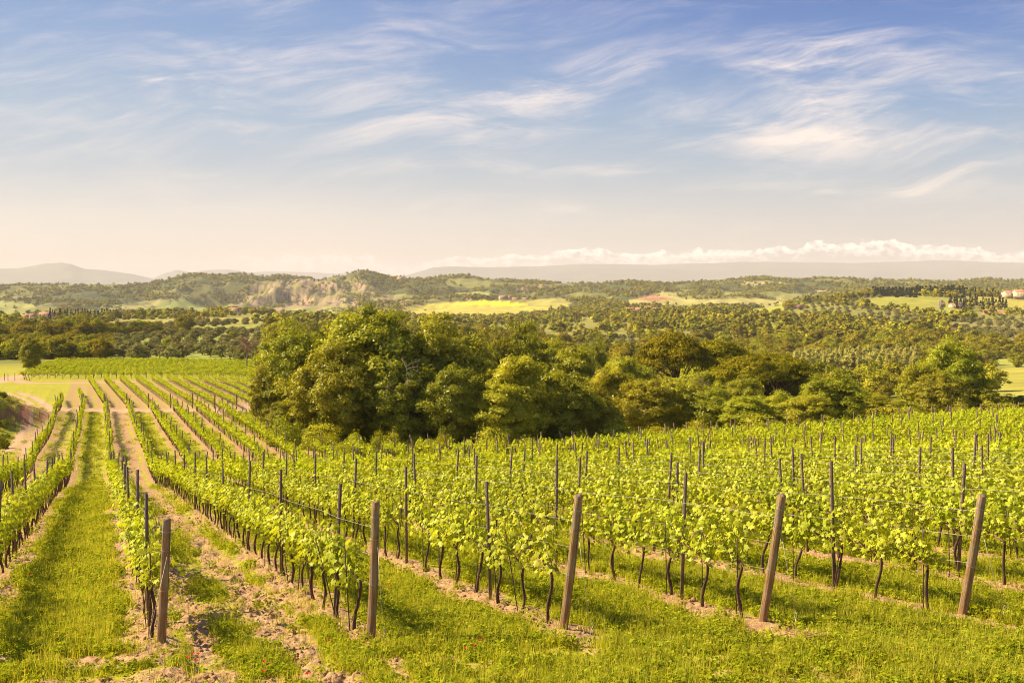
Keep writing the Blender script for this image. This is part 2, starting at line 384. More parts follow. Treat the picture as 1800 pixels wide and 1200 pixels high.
# ------------------------------------------------------------------ materials
def mat(name):
    m_ = bpy.data.materials.new(name); m_.use_nodes = True; return m_, NT(m_.node_tree)
def finish(n_, shader):
    o = n_.n('ShaderNodeOutputMaterial'); n_.nt.links.new(shader, o.inputs[0])
def leaf_mat(name, dark, mid, light, trans=0.35, hue=0.03, gloss=0.0, tcol=None, fadevar=0.25):
    m_, n_ = mat(name)
    t = n_.n('ShaderNodeAttribute', attribute_name='tint').outputs['Fac']
    rnd = n_.n('ShaderNodeObjectInfo').outputs['Random']
    c = n_.ramp(t, [(0, dark), (0.5, mid), (1, light)])
    hs = n_.n('ShaderNodeHueSaturation'); n_.put(hs.inputs['Color'], c)
    n_.put(hs.inputs['Hue'], n_.m('ADD', 0.5-hue/2, n_.m('MULTIPLY', rnd, hue)))
    n_.put(hs.inputs['Value'], n_.m('ADD', 1-fadevar, n_.m('MULTIPLY', n_.m('FRACT', n_.m('MULTIPLY', rnd, 7.31)), 2*fadevar)))
    c = hs.outputs[0]
    if name == 'woodland':
        loc = n_.n('ShaderNodeObjectInfo').outputs['Location']
        rn = n_.noise(loc, .011, 4, .6); rv_ = n_.m('ADD', .15, n_.m('MULTIPLY', rn, 1.7)); c = n_.mix(1.0, c, n_.comb(rv_, rv_, rv_), 'MULTIPLY')
    d = n_.n('ShaderNodeBsdfDiffuse'); n_.put(d.inputs[0], c)
    tr = n_.n('ShaderNodeBsdfTranslucent'); n_.put(tr.inputs[0], n_.mix(1.0, c, tcol or (1.25, 1.15, 0.5), 'MULTIPLY'))
    mx = n_.n('ShaderNodeMixShader'); mx.inputs[0].default_value = trans
    n_.nt.links.new(d.outputs[0], mx.inputs[1]); n_.nt.links.new(tr.outputs[0], mx.inputs[2]); sh = mx.outputs[0]
    if gloss:
        g = n_.n('ShaderNodeBsdfGlossy'); g.inputs['Roughness'].default_value = 0.42; g.inputs[0].default_value = (1, 1, .9, 1)
        m2 = n_.n('ShaderNodeMixShader'); m2.inputs[0].default_value = gloss
        n_.nt.links.new(sh, m2.inputs[1]); n_.nt.links.new(g.outputs[0], m2.inputs[2]); sh = m2.outputs[0]
    finish(n_, sh); return m_
def plain(name, c1, c2, scale=8, rough=0.85, vec=None, bump=0.0, stretch=(1, 1, 1), metal=0.0):
    m_, n_ = mat(name)
    tc_ = n_.n('ShaderNodeTexCoord').outputs['Object']
    mp = n_.n('ShaderNodeMapping'); mp.inputs['Scale'].default_value = stretch; n_.put(mp.inputs[0], tc_)
    f = n_.noise(mp.outputs[0], scale, 5, 0.6)
    c = n_.ramp(f, [(0.3, c1), (0.7, c2)])
    p = n_.n('ShaderNodeBsdfPrincipled'); n_.put(p.inputs['Base Color'], c); p.inputs['Roughness'].default_value = rough; p.inputs['Metallic'].default_value = metal
    if bump:
        b = n_.n('ShaderNodeBump'); b.inputs['Strength'].default_value = bump; b.inputs['Distance'].default_value = 0.02; n_.put(b.inputs['Height'], f); n_.nt.links.new(b.outputs[0], p.inputs['Normal'])
    finish(n_, p.outputs[0]); return m_
M = {}
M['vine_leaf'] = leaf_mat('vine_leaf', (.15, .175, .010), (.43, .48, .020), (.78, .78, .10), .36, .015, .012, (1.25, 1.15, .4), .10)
M['vine_far'] = leaf_mat('vine_leaf_far', (.13, .155, .010), (.39, .44, .018), (.72, .72, .08), .32, .02, .0, (1.2, 1.15, .4), .12)
M['grass'] = leaf_mat('grass_blade', (.20, .25, .012), (.41, .44, .022), (.68, .61, .10), .42, .03, 0, None, .25)
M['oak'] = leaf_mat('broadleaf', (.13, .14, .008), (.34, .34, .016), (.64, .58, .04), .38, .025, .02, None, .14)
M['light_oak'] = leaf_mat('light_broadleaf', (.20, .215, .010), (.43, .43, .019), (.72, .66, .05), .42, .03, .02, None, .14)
M['pine'] = leaf_mat('pine_needles', (.10, .105, .008), (.25, .225, .012), (.50, .41, .026), .15, .02, 0, None, .12)
M['wood'] = leaf_mat('woodland', (.15, .145, .012), (.34, .31, .024), (.54, .46, .045), .2, .04, 0, None, .24)
M['olive'] = leaf_mat('olive_leaf', (.17, .17, .05), (.30, .28, .09), (.44, .40, .15), .2, .02, 0, None, .15)
M['poplar'] = leaf_mat('poplar_leaf', (.34, .34, .09), (.52, .49, .14), (.66, .60, .20), .35, .02, 0, None, .12)
M['cypress'] = leaf_mat('cypress_leaf', (.02, .032, .012), (.038, .052, .018), (.07, .08, .025), .1, .02, 0, None, .2)
M['blossom'] = leaf_mat('pale_blossom', (.40, .36, .20), (.6, .52, .38), (.75, .68, .55), .3, .01, 0, (1.1, 1, .9), .05)
M['deadtwig'] = plain('dead_twigs', (.20, .11, .07), (.34, .2, .12), 3)
M['bark'] = plain('bark', (.055, .032, .018), (.14, .085, .05), 9, .95, bump=.6, stretch=(1, 1, .25))
M['pale_bark'] = plain('pale_bark', (.30, .22, .15), (.5, .4, .3), 6, .9)
M['vine_bark'] = plain('vine_bark', (.035, .018, .012), (.13, .07, .045), 22, .95, bump=.8, stretch=(1, 1, .3))
M['cane'] = plain('old_cane', (.12, .055, .035), (.28, .15, .095), 20, .9)
M['metal'] = plain('weathered_steel', (.09, .060, .036), (.21, .150, .095), 12, .8, stretch=(1, 1, .3))
M['rust'] = plain('rusty_stake', (.06, .032, .02), (.15, .08, .05), 16, .9)
M['wire'] = plain('wire', (.42, .36, .28), (.62, .55, .42), 20, .45, metal=.35)
M['stem'] = plain('green_stem', (.14, .18, .03), (.25, .28, .06), 20)
M['poppy'] = plain('poppy_petal', (.55, .012, .006), (.75, .03, .012), 20)
M['wall'] = plain('plaster', (.50, .38, .27), (.64, .50, .37), .6)
M['roof'] = plain('terracotta', (.42, .15, .085), (.60, .25, .15), 1.2)
M['stone'] = plain('stone_wall', (.40, .30, .22), (.55, .43, .32), 1.1)
M['glass'] = plain('dark_window', (.03, .025, .02), (.06, .05, .04), 1, .3)
M['mount'] = plain('far_mountain', (.10, .11, .08), (.16, .15, .11), .002)
M['shrub'] = leaf_mat('bank_shrub', (.10, .12, .012), (.19, .21, .02), (.30, .30, .04), .3, .06, 0, None, .2)

# end post wood: brown, vertical grain, cracks
m_, n_ = mat('weathered_post')
tc_ = n_.n('ShaderNodeTexCoord').outputs['Object']
mp = n_.n('ShaderNodeMapping'); mp.inputs['Scale'].default_value = (18, 18, 1.1); n_.put(mp.inputs[0], tc_)
g1 = n_.noise(mp.outputs[0], 1.6, 6, .65); g2 = n_.noise(tc_, 9, 4)
mp2 = n_.n('ShaderNodeMapping'); mp2.inputs['Scale'].default_value = (26, 26, .7); n_.put(mp2.inputs[0], tc_)
crk = n_.sstep(n_.noise(mp2.outputs[0], 1.0, 2), .60, .68)
c = n_.ramp(g1, [(.25, (.11, .055, .020)), (.5, (.30, .165, .065)), (.75, (.48, .30, .14))])
c = n_.mix(n_.m('MULTIPLY', n_.sstep(g2, .45, .7), .5), c, (.14, .10, .05))
c = n_.mix(n_.m('MULTIPLY', crk, .7), c, (.04, .02, .01))
g3 = n_.noise(tc_, 2.2, 5, .7); c = n_.mix(n_.sstep(g3, .42, .62), c, n_.mix(.6, c, (.30, .26, .20)))
p = n_.n('ShaderNodeBsdfPrincipled'); n_.put(p.inputs['Base Color'], c); p.inputs['Roughness'].default_value = .9
b = n_.n('ShaderNodeBump'); b.inputs['Strength'].default_value = 1.0; b.inputs['Distance'].default_value = .03; n_.put(b.inputs['Height'], n_.m('SUBTRACT', g1, n_.m('MULTIPLY', crk, .7))); n_.nt.links.new(b.outputs[0], p.inputs['Normal'])
finish(n_, p.outputs[0]); M['post'] = m_

# ground
def ground_mat():
    m_, n_ = mat('ground')
    tc_ = n_.n('ShaderNodeTexCoord').outputs['Object']
    dirt = n_.n('ShaderNodeAttribute', attribute_name='dirt').outputs['Fac']
    cov = n_.n('ShaderNodeAttribute', attribute_name='cover').outputs['Color']
    trk = n_.n('ShaderNodeAttribute', attribute_name='track').outputs['Fac']
    farf = n_.n('ShaderNodeAttribute', attribute_name='far').outputs['Fac']
    nf = n_.noise(tc_, 14, 5, .6); nm = n_.noise(tc_, 2.3, 5, .6); nl = n_.noise(tc_, .22, 4); nk = n_.noise(tc_, .035, 5, .6)
    dcol = n_.ramp(nf, [(.25, (.20, .095, .04)), (.5, (.42, .27, .125)), (.72, (.60, .44, .24))])
    dcol = n_.mix(n_.sstep(nm, .35, .7), dcol, n_.mix(.5, dcol, (.42, .22, .12)))
    dcol = n_.mix(n_.m('MULTIPLY', trk, .75), dcol, n_.ramp(nm, [(.3, (.46, .29, .16)), (.7, (.66, .47, .30))]))
    gcol = n_.ramp(n_.m('ADD', n_.m('MULTIPLY', nf, .5), n_.m('MULTIPLY', nm, .5)), [(.3, (.17, .18, .012)), (.5, (.38, .36, .022)), (.7, (.56, .46, .07))])
    gcol = n_.mix(n_.m('MULTIPLY', n_.sstep(nl, .4, .65), .35), gcol, (.30, .29, .04))
    f = n_.m('ADD', dirt, n_.m('MULTIPLY', n_.m('SUBTRACT', n_.m('ADD', n_.m('MULTIPLY', nm, .55), n_.m('MULTIPLY', nf, .45)), .5), 1.5))
    near = n_.mix(n_.sstep(f, .38, .62), gcol, dcol)
    fv = n_.m('ADD', n_.m('ADD', .45, n_.m('MULTIPLY', nk, .7)), n_.m('MULTIPLY', nl, .4))
    farc = n_.mix(1.0, cov, n_.comb(fv, fv, fv), 'MULTIPLY')
    c = n_.mix(farf, near, farc)
    d = n_.n('ShaderNodeBsdfPrincipled'); n_.put(d.inputs['Base Color'], c); d.inputs['Roughness'].default_value = .95; d.inputs['Specular IOR Level'].default_value = .15
    b = n_.n('ShaderNodeBump'); b.inputs['Strength'].default_value = .8; b.inputs['Distance'].default_value = .05
    n_.put(b.inputs['Height'], n_.m('MULTIPLY', n_.m('ADD', nf, nm), n_.m('SUBTRACT', 1.0, farf))); n_.nt.links.new(b.outputs[0], d.inputs['Normal'])
    finish(n_, d.outputs[0]); return m_
M['ground'] = ground_mat()

# ------------------------------------------------------------------ the ground as one fan-shaped sheet, split by what it is
cols = np.concatenate([np.arange(-1900, -80, 70), np.arange(-80, 1881, 2.6), np.arange(1950, 3800, 70)])
D = [-8, -4, 0, 3, 6, 8, 9.5, 10.4]
while D[-1] < 130: D.append(D[-1]+max(.045, D[-1]**2/5250*1.35))
while D[-1] < 4600: D.append(D[-1]*1.0075)
while D[-1] < 22000: D.append(D[-1]*1.12)
D = np.array(D); U = (cols-CX)/F
Wd = np.maximum(D, 10.0)
X = U[None]*Wd[:, None]; Y = np.repeat(D[:, None], len(cols), 1)
Xf, Yf = X.ravel(), Y.ravel()
dirt = masks(Xf, Yf); trk = tracks(Xf, Yf)
zf = surf_z(Xf, Yf)+fine_z(Xf, Yf, dirt)
zf -= trk*.06*(1-ss(Yf, 150, 300))
PX = CX+F*Xf/np.maximum(Yf, 10); PY = HY-F*zf/np.maximum(Yf, 10)
PXq = PX+ (fbm(Xf/40, Yf/40, 71, 3)-.5)*14; PYq = PY+(fbm(Xf/40+9, Yf/40, 72, 3)-.5)*2.5*np.clip(Yf/800, .2, 1)
cover = np.zeros((len(Xf), 3)); cover[:] = (.20, .20, .035)
cover[Yf > 420] = (.27, .25, .05)
cover[Yf > 1500] = (.115, .11, .028)
wv_ = fbm(Xf/160, Yf/160, 73, 4)
cover = np.where(((wv_ > .56) & (Yf > 1700))[:, None], np.array([.21, .205, .055]), cover)
cover = np.where(((wv_ < .42) & (Yf > 1500))[:, None], np.array([.085, .10, .03]), cover)
FIELDS = [  # (polygon in the photo's pixels, nearest and farthest depth, colour)
 ([(120, 575), (200, 564), (300, 560), (470, 556), (470, 566), (360, 570), (250, 574), (150, 582)], 500, 1400, (.36, .31, .06)),
 ([(140, 586), (220, 576), (330, 572), (480, 568), (480, 580), (330, 584), (200, 592)], 400, 1100, (.33, .33, .06)),
 ([(190, 596), (460, 584), (470, 642), (200, 642)], 250, 900, (.26, .29, .05)),
 ([(455, 552), (520, 548), (600, 548), (620, 560), (480, 566)], 800, 2200, (.36, .35, .07)),
 ([(-200, 530), (20, 530), (60, 536), (70, 552), (40, 562), (-200, 566)], 1500, 3000, (.30, .30, .08)),
 ([(230, 548), (270, 534), (320, 525), (345, 532), (375, 548), (360, 556), (240, 556)], 1500, 3200, (.25, .28, .07)),
 ([(170, 540), (230, 532), (300, 524), (290, 534), (230, 545)], 1500, 3200, (.30, .27, .09)),
 ([(470, 545), (520, 537), (600, 532), (640, 536), (600, 546), (480, 552)], 1500, 3200, (.30, .30, .08)),
 ([(690, 545), (760, 534), (830, 529), (900, 532), (960, 534), (1010, 537), (960, 548), (900, 556), (820, 561), (720, 556)], 1300, 2800, (.46, .40, .07)),
 ([(790, 532), (850, 528), (905, 531), (930, 536), (900, 538), (830, 536)], 1300, 3000, (.66, .56, .04)),
 ([(920, 532), (950, 525), (985, 523), (1005, 532), (985, 540), (930, 538)], 1300, 3000, (.38, .34, .08)),
 ([(650, 525), (700, 517), (740, 518), (720, 527), (660, 531)], 2000, 3400, (.30, .31, .08)),
 ([(800, 515), (860, 512), (870, 519), (800, 521)], 2000, 3400, (.30, .31, .08)),
 ([(1090, 532), (1120, 524), (1150, 517), (1190, 521), (1240, 526), (1330, 523), (1390, 531), (1380, 540), (1200, 538), (1100, 536)], 1700, 3300, (.42, .37, .11)),
 ([(1115, 527), (1140, 518), (1160, 518), (1185, 524), (1150, 530)], 1700, 3300, (.42, .22, .11)),
 ([(1160, 512), (1210, 514), (1200, 520), (1150, 518)], 1700, 3300, (.36, .33, .1)),
 ([(1300, 497), (1350, 493), (1360, 499), (1320, 503)], 2000, 3400, (.40, .33, .11)),
 ([(1365, 495), (1395, 500), (1370, 501)], 2000, 3400, (.38, .33, .1)),
 ([(1415, 509), (1450, 511), (1490, 517), (1450, 514)], 1700, 3300, (.5, .36, .2)),
 ([(1300, 547), (1350, 537), (1390, 533), (1400, 545), (1330, 554)], 800, 1500, (.32, .34, .05)),
 ([(1500, 535), (1540, 522), (1600, 518), (1660, 524), (1700, 528), (1680, 540), (1650, 556), (1600, 550), (1540, 542)], 800, 1400, (.34, .33, .05)),
 ([(1560, 540), (1640, 548), (1620, 556), (1580, 550)], 800, 1400, (.42, .28, .10)),
 ([(1650, 547), (1700, 543), (1700, 556), (1660, 562), (1640, 558)], 700, 1400, (.34, .36, .05)),
 ([(1690, 520), (1740, 522), (1830, 532), (1830, 548), (1760, 540), (1700, 530)], 800, 1500, (.44, .38, .07)),
 ([(1720, 543), (1770, 545), (1765, 552), (1730, 552)], 700, 1400, (.5, .30, .13)),
 ([(1640, 570), (1830, 560), (1830, 612), (1700, 600)], 500, 1200, (.30, .25, .08)),
 ([(1555, 700), (1600, 668), (1700, 660), (1720, 645), (1900, 634), (1900, 712), (1720, 716)], 150, 420, (.36, .33, .05)),
 ([(1720, 633), (1900, 626), (1900, 640), (1740, 644)], 300, 600, (.34, .36, .06)),
 ([(1030, 612), (1060, 600), (1120, 598), (1130, 612), (1080, 618)], 300, 900, (.34, .36, .06)),
]
for poly, d0, d1, c in FIELDS:
    m0 = inpoly(PXq, PYq, poly) & (Yf > d0) & (Yf < d1); cover[m0] = c
# eroded cliffs
gul = 1-np.abs(2*fbm(PX*.16+PY*.10, PY*.06, 81, 4)-1)
for poly in ([(400, 534), (440, 500), (500, 491), (548, 489), (560, 495), (600, 496), (640, 493), (665, 515), (620, 532), (520, 542), (430, 542)], [(905, 510), (925, 499), (960, 498), (975, 505), (965, 518), (935, 520)],
             [(655, 530), (680, 520), (720, 527), (770, 535), (730, 538), (670, 536)], [(810, 520), (830, 515), (835, 526), (815, 530)], [(560, 520), (640, 530), (640, 545), (560, 540)]):
    m0 = inpoly(PXq, PYq, poly) & (gul > .80) & (Yf > 1900)
    cover[m0] = (.34, .235, .14)
m0 = np.exp(-(np.hypot((Xf-BX)/.8, (Yf-BY)/2.2)/5.0)**2) > .16
bank = m0
cover = cover*(.85+.3*vnoise(Xf/9, Yf/9, 75))[:, None]
far = ss(Yf, 225, 275)
bn = fbm(Xf*1.3, Yf*.8, 88, 4); far = np.where(bank, ss(bn, .38, .5)*.9, far); cover[bank] = (.34, .13, .065)
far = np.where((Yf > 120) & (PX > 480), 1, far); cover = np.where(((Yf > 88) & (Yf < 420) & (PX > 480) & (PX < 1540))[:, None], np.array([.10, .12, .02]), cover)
dirt = np.maximum(dirt, trk)
co = np.stack([Xf, Yf, zf], 1)
nr, nc = X.shape
i = np.arange(nr-1)[:, None]*nc; j = np.arange(nc-1)[None]
Q = np.stack([i+j, i+j+1, i+nc+j+1, i+nc+j], -1).reshape(-1, 4)
cY = Yf[Q[:, 0]]; isT = (trk[Q].mean(1) > .5)
cls = np.where(isT, 1, np.where(cY < 262, 0, np.where(cY < 1500, 2, 3)))
for c_, nm, lab in ((0, 'vineyard_ground', 'grass and bare tan soil between the vine rows'), (1, 'dirt_track', 'pale sandy track curving past the ends of the vine rows'), (2, 'valley_fields', 'valley floor of grass fields between woods and olive groves'), (3, 'hills', 'rolling green hills with pale eroded gullies below the skyline')):
    q = Q[cls == c_]; uq, inv = np.unique(q, return_inverse=True)
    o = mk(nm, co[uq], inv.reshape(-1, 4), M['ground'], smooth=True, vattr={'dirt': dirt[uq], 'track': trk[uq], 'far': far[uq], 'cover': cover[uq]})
    tag(o, lab, {'vineyard_ground': 'ground', 'dirt_track': 'track', 'valley_fields': 'fields', 'hills': 'hills'}[nm], kind='structure')

# ------------------------------------------------------------------ far mountains
def ridge(name, D0, sky, lab, seed, amp):
    px = np.arange(-900, 2701, 6.0); py = np.interp(px, [a for a, b in sky], [b for a, b in sky])
    py = py+(fbm(px/60, px*0, seed, 4)-.5)*amp
    rows = []
    tq = np.linspace(0, 1, 26)
    for t in tq:                                           # t = 0 foot (near), 1 crest
        Dd = D0*(1-.16*(1-t)); top = -(py-HY)/F*D0; base = -70
        prof = t**1.3
        z = base+(top-base)*prof+(fbm(px/26, px*0+t*9, seed+3, 4)-.5)*(top-base)*.35*(1-t)*np.sin(t*3.1416)**.5
        rows.append(np.stack([(px-CX)/F*Dd, np.full(len(px), Dd), z], 1))
    rows.append(np.stack([(px-CX)/F*D0*1.1, np.full(len(px), D0*1.1), np.full(len(px), -70.)], 1))
    V = np.concatenate(rows); n = len(px); m = len(rows)
    i = np.arange(m-1)[:, None]*n; j = np.arange(n-1)[None]
    o = mk(name, V, np.stack([i+j, i+j+1, i+n+j+1, i+n+j], -1).reshape(-1, 4), M['mount'], smooth=True)
    tag(o, lab, 'mountains', kind='structure')
ridge('mountains', 15000, [(-900, 492), (-300, 480), (0, 471), (30, 470), (55, 466), (75, 462), (108, 459.5), (125, 462), (148, 471), (185, 474), (230, 480), (270, 489), (320, 500), (500, 504), (900, 503), (1380, 502), (1440, 494), (1480, 489), (1520, 487), (1560, 489), (1640, 487), (1720, 490), (1800, 488), (2700, 492)], 'faint blue domed mountain beyond the left hills', 11, 1.2)
ridge('mountains', 17000, [(-900, 500), (250, 500), (285, 480), (312, 472), (335, 478), (365, 474), (400, 472), (440, 478), (520, 486), (620, 478), (660, 482), (700, 487), (730, 479), (760, 469), (790, 467), (850, 468), (890, 468), (930, 472), (990, 474), (1050, 470), (1150, 470), (1250, 476), (1330, 470), (1450, 470), (1560, 474), (1700, 470), (1800, 474), (2700, 480)], 'pale second range of mountains behind the valley', 23, 2.5)
ridge('mountains', 18500, [(-900, 500), (340, 500), (420, 478), (480, 476), (560, 478), (700, 484), (900, 468), (1020, 462), (1150, 464), (1300, 458), (1500, 460), (1650, 456), (1800, 460), (2700, 470)], 'faintest farthest range under the line of clouds', 37, 2.5)

# ------------------------------------------------------------------ foliage generators
def leafq(rng, C, N, size, asp=1.5, jitter=.7):
    """one bent diamond leaf (two triangles as a quad) per centre"""
    n = len(C); N = N+rng.normal(0, jitter, (n, 3)); N /= np.linalg.norm(N, axis=1, keepdims=True)
    T = np.cross(N, rng.normal(0, 1, (n, 3))); T /= np.maximum(np.linalg.norm(T, axis=1, keepdims=True), 1e-6); B = np.cross(N, T)
    s_ = (size*(.65+.7*rng.random(n)))[:, None] if np.isscalar(size) else size[:, None]
    V = np.stack([C-T*s_*asp/2, C-B*s_*.5+N*s_*.12, C+T*s_*asp/2, C+B*s_*.5+N*s_*.12], 1).reshape(-1, 3)
    return V, np.arange(n*4).reshape(-1, 4)
def crown_mesh(name, rng, W, H, z0, nclump, per, lsize, matl, shape='round', cl=.26, link=False, jit=.75, spread=1.0):
    """leaves gathered in clumps through a crown W wide, from z0 to H"""
    Cs = []
    while len(Cs) < nclump:
        p = rng.uniform(-1, 1, 3)
        r = np.linalg.norm(p)
        if shape == 'round':
            if r > 1 or r < .45: continue
            zz = (p[2]+1)/2; wid = 1.0 if zz > .35 else .72+.28*zz/.35
            c = np.array([p[0]*W/2*wid*.86, p[1]*W/2*wid*.86, z0+(H-z0)*(.06+.86*zz)]) if H > 3 else np.array([p[0]*W/2*1.05, p[1]*W/2*1.05, H*rng.random()**1.6*(1.0-.55*math.hypot(p[0], p[1]))])
        elif shape == 'umbrella':
            if math.hypot(p[0], p[1]) > 1: continue
            rr = math.hypot(p[0], p[1])
            zt = 1-.5*rr**2.2; c = np.array([p[0]*W/2*.88, p[1]*W/2*.88, z0+(H-z0)*(zt*.9-rng.random()**2*.35)])
        elif shape == 'column':
            if math.hypot(p[0], p[1]) > 1: continue
            zz = rng.random(); wd = math.sin(min(1, (zz*.93+.1))*math.pi)**.55*(1-.45*zz)
            c = np.array([p[0]*W/2*wd*.8, p[1]*W/2*wd*.8, z0+(H-z0)*zz*.97])
        elif shape == 'cone':
            zz = rng.random()**1.3; a = rng.random()*6.28; rr = (1-zz)*(.4+.6*rng.random()); c = np.array([math.cos(a)*W/2*rr, math.sin(a)*W/2*rr, z0+(H-z0)*zz*.97])
        Cs.append(c)
    Cs = np.array(Cs); mid = np.array([0, 0, (z0+H)/2*.9])
    # irregular outline: pull some sectors in
    a = np.arctan2(Cs[:, 1], Cs[:, 0]); f = 1+.16*np.sin(a*3+rng.random()*6)+.10*np.sin(a*5+Cs[:, 2]*.7+rng.random()*6)
    f *= rng.uniform(.78, 1.2, nclump) if shape == 'round' else 1.0
    Cs[:, 0] *= f; Cs[:, 1] *= f
    if shape == 'round': Cs[:, 2] = np.where(Cs[:, 2] > .6*H, Cs[:, 2]*rng.uniform(.88, 1.08, nclump), Cs[:, 2])
    rad_ = cl*W/2*(.6+.8*rng.random(nclump))
    ctint = rng.random(nclump)
    P = rng.normal(0, 1, (nclump, per, 3)); P /= np.linalg.norm(P, axis=2, keepdims=True)
    P[:, :, 2] = np.where(P[:, :, 2] < -.3, -P[:, :, 2]*.6, P[:, :, 2])
    rr = (.45+(.4+.45*spread)*rng.random((nclump, per))**1.1)
    flat = .55 if shape == 'umbrella' else .85
    Pc = Cs[:, None]+P*(rad_[:, None]*rr)[..., None]*np.array([1, 1, flat])
    out = Cs-mid; out /= np.maximum(np.linalg.norm(out, axis=1, keepdims=True), 1e-6)
    Nn = P+out[:, None]*.6+np.array([0, 0, .35])
    V, Fq = leafq(rng, Pc.reshape(-1, 3), Nn.reshape(-1, 3), lsize, jitter=jit)
    V[:, 2] = np.maximum(V[:, 2], .05)
    tint = np.clip(.25+.3*np.repeat(ctint, per)+.45*(rng.random(nclump*per)-.35), 0, 1)
    return mk(name, V, Fq, matl, link=link, fattr={'tint': tint}), Cs, rad_
def branches(rng, H, W, Cs, n, r0, matl, name='trunk', bend=.06, start=.28, link=False):
    mb = MB()
    hh = H*.72; zz = np.linspace(-.3, hh, 9)
    ax = np.stack([np.sin(zz*.9/H*6+rng.random()*6)*bend*W, np.cos(zz/H*5+rng.random()*6)*bend*W, zz], 1); ax[:, :2] -= ax[0, :2]
    mb.tube(ax, r0*(1-.8*(zz-zz[0])/(hh+.3))+.01, 8)
    idx = rng.choice(len(Cs), min(n, len(Cs)), replace=False)
    for q in idx:
        c = Cs[q]; z1 = np.clip(c[2]*rng.uniform(.35, .75), start*H, hh*.95)
        a = np.array([np.interp(z1, zz, ax[:, 0]), np.interp(z1, zz, ax[:, 1]), z1])
        t = np.linspace(0, 1, 6)[:, None]
        m_ = (a+c)/2+np.array([0, 0, .12*np.linalg.norm(c-a)])*rng.uniform(-.5, 1)
        pts = (1-t)**2*a+2*t*(1-t)*m_+t*t*c
        mb.tube(pts, r0*.42*(1-.85*t[:, 0])+.006, 5, cap=False)
    return mb.build(name, matl, link=link, smooth=True)
TREES = {}
def species(key, nm, W, H, z0, ncl, per, ls, mleaf, shape='round', cl=.26, nb=16, r0=.22, mb_='bark', start=.28, nvar=3, seed=1, part='crown'):
    TREES[key] = []
    for q in range(nvar):
        rng = np.random.default_rng(seed*100+q)
        cr, Cs, _ = crown_mesh(part, rng, W, H, z0, ncl, per, ls, M[mleaf], shape, cl)
        tr = branches(rng, H, W, Cs, nb, r0, M[mb_], start=start)
        TREES[key].append((nm, cr, tr, W, H))
species('oak', 'broadleaf_tree', 10, 11, .5, 300, 200, .17, 'oak', cl=.16, nb=26, r0=.28, nvar=4, seed=1)
species('light', 'broadleaf_tree', 8, 9, .3, 240, 170, .155, 'light_oak', cl=.18, nb=18, r0=.2, nvar=4, seed=2)
species('pine', 'stone_pine', 10, 10, 5.8, 130, 260, .15, 'pine', 'umbrella', .17, nb=26, r0=.26, start=.36, nvar=3, seed=3)
species('mid', 'broadleaf_tree', 8, 8, .2, 100, 60, .34, 'wood', cl=.24, nb=8, r0=.22, nvar=5, seed=4)
species('olive', 'olive_tree', 5, 4.2, .5, 36, 44, .34, 'olive', cl=.32, nb=8, r0=.16, nvar=4, seed=5)
species('poplar', 'poplar_tree', 3.6, 12, .8, 46, 40, .34, 'poplar', 'column', .30, nb=6, r0=.12, nvar=3, seed=6, mb_='pale_bark')
species('cypress', 'cypress_tree', 3.6, 12, .4, 40, 40, .55, 'cypress', 'cone', .30, nb=2, r0=.15, nvar=2, seed=7)
species('shrub', 'shrub', 4, 2.6, .0, 34, 190, .11, 'light_oak', cl=.40, nb=8, r0=.06, start=.1, nvar=3, seed=8, part='foliage')
species('bank', 'shrub', 4, 2.6, .0, 40, 110, .15, 'shrub', cl=.34, nb=6, r0=.05, start=.1, nvar=2, seed=9, part='foliage')
species('blossom', 'blossoming_tree', 7, 8, 1, 60, 50, .5, 'blossom', cl=.3, nb=6, r0=.2, nvar=1, seed=10)

rngG = np.random.default_rng(5)
def plant(key, X_, Y_, Wm, Hm, label, cat='tree', group=None, q=None, rz=None, sink=.15, name=None, stem='trunk'):
    vs = TREES[key]; nm, cr, tr, W, H = vs[rngG.integers(len(vs)) if q is None else q % len(vs)]
    r = empty(name or nm, (X_, Y_, GZ(X_, Y_)-sink), rngG.random()*6.28 if rz is None else rz, (Wm/W, Wm/W, Hm/H))
    for ch in (cr, tr):
        c = ch.copy(); COL.objects.link(c); c.parent = r
    return tag(r, label, cat, group)
def at_px(px, D_): return (px-CX)/F*D_, D_
def tree_px(key, px, D_, top, wpx, label, cat='tree', **kw):
    X_, Y_ = at_px(px, D_); g = GZ(X_, Y_); ht = -(top-HY)/F*D_-g
    return plant(key, X_, Y_, wpx/F*D_, max(ht, .6)*(1.05 if px < 850 and key == 'oak' else .98), label, cat, **kw)

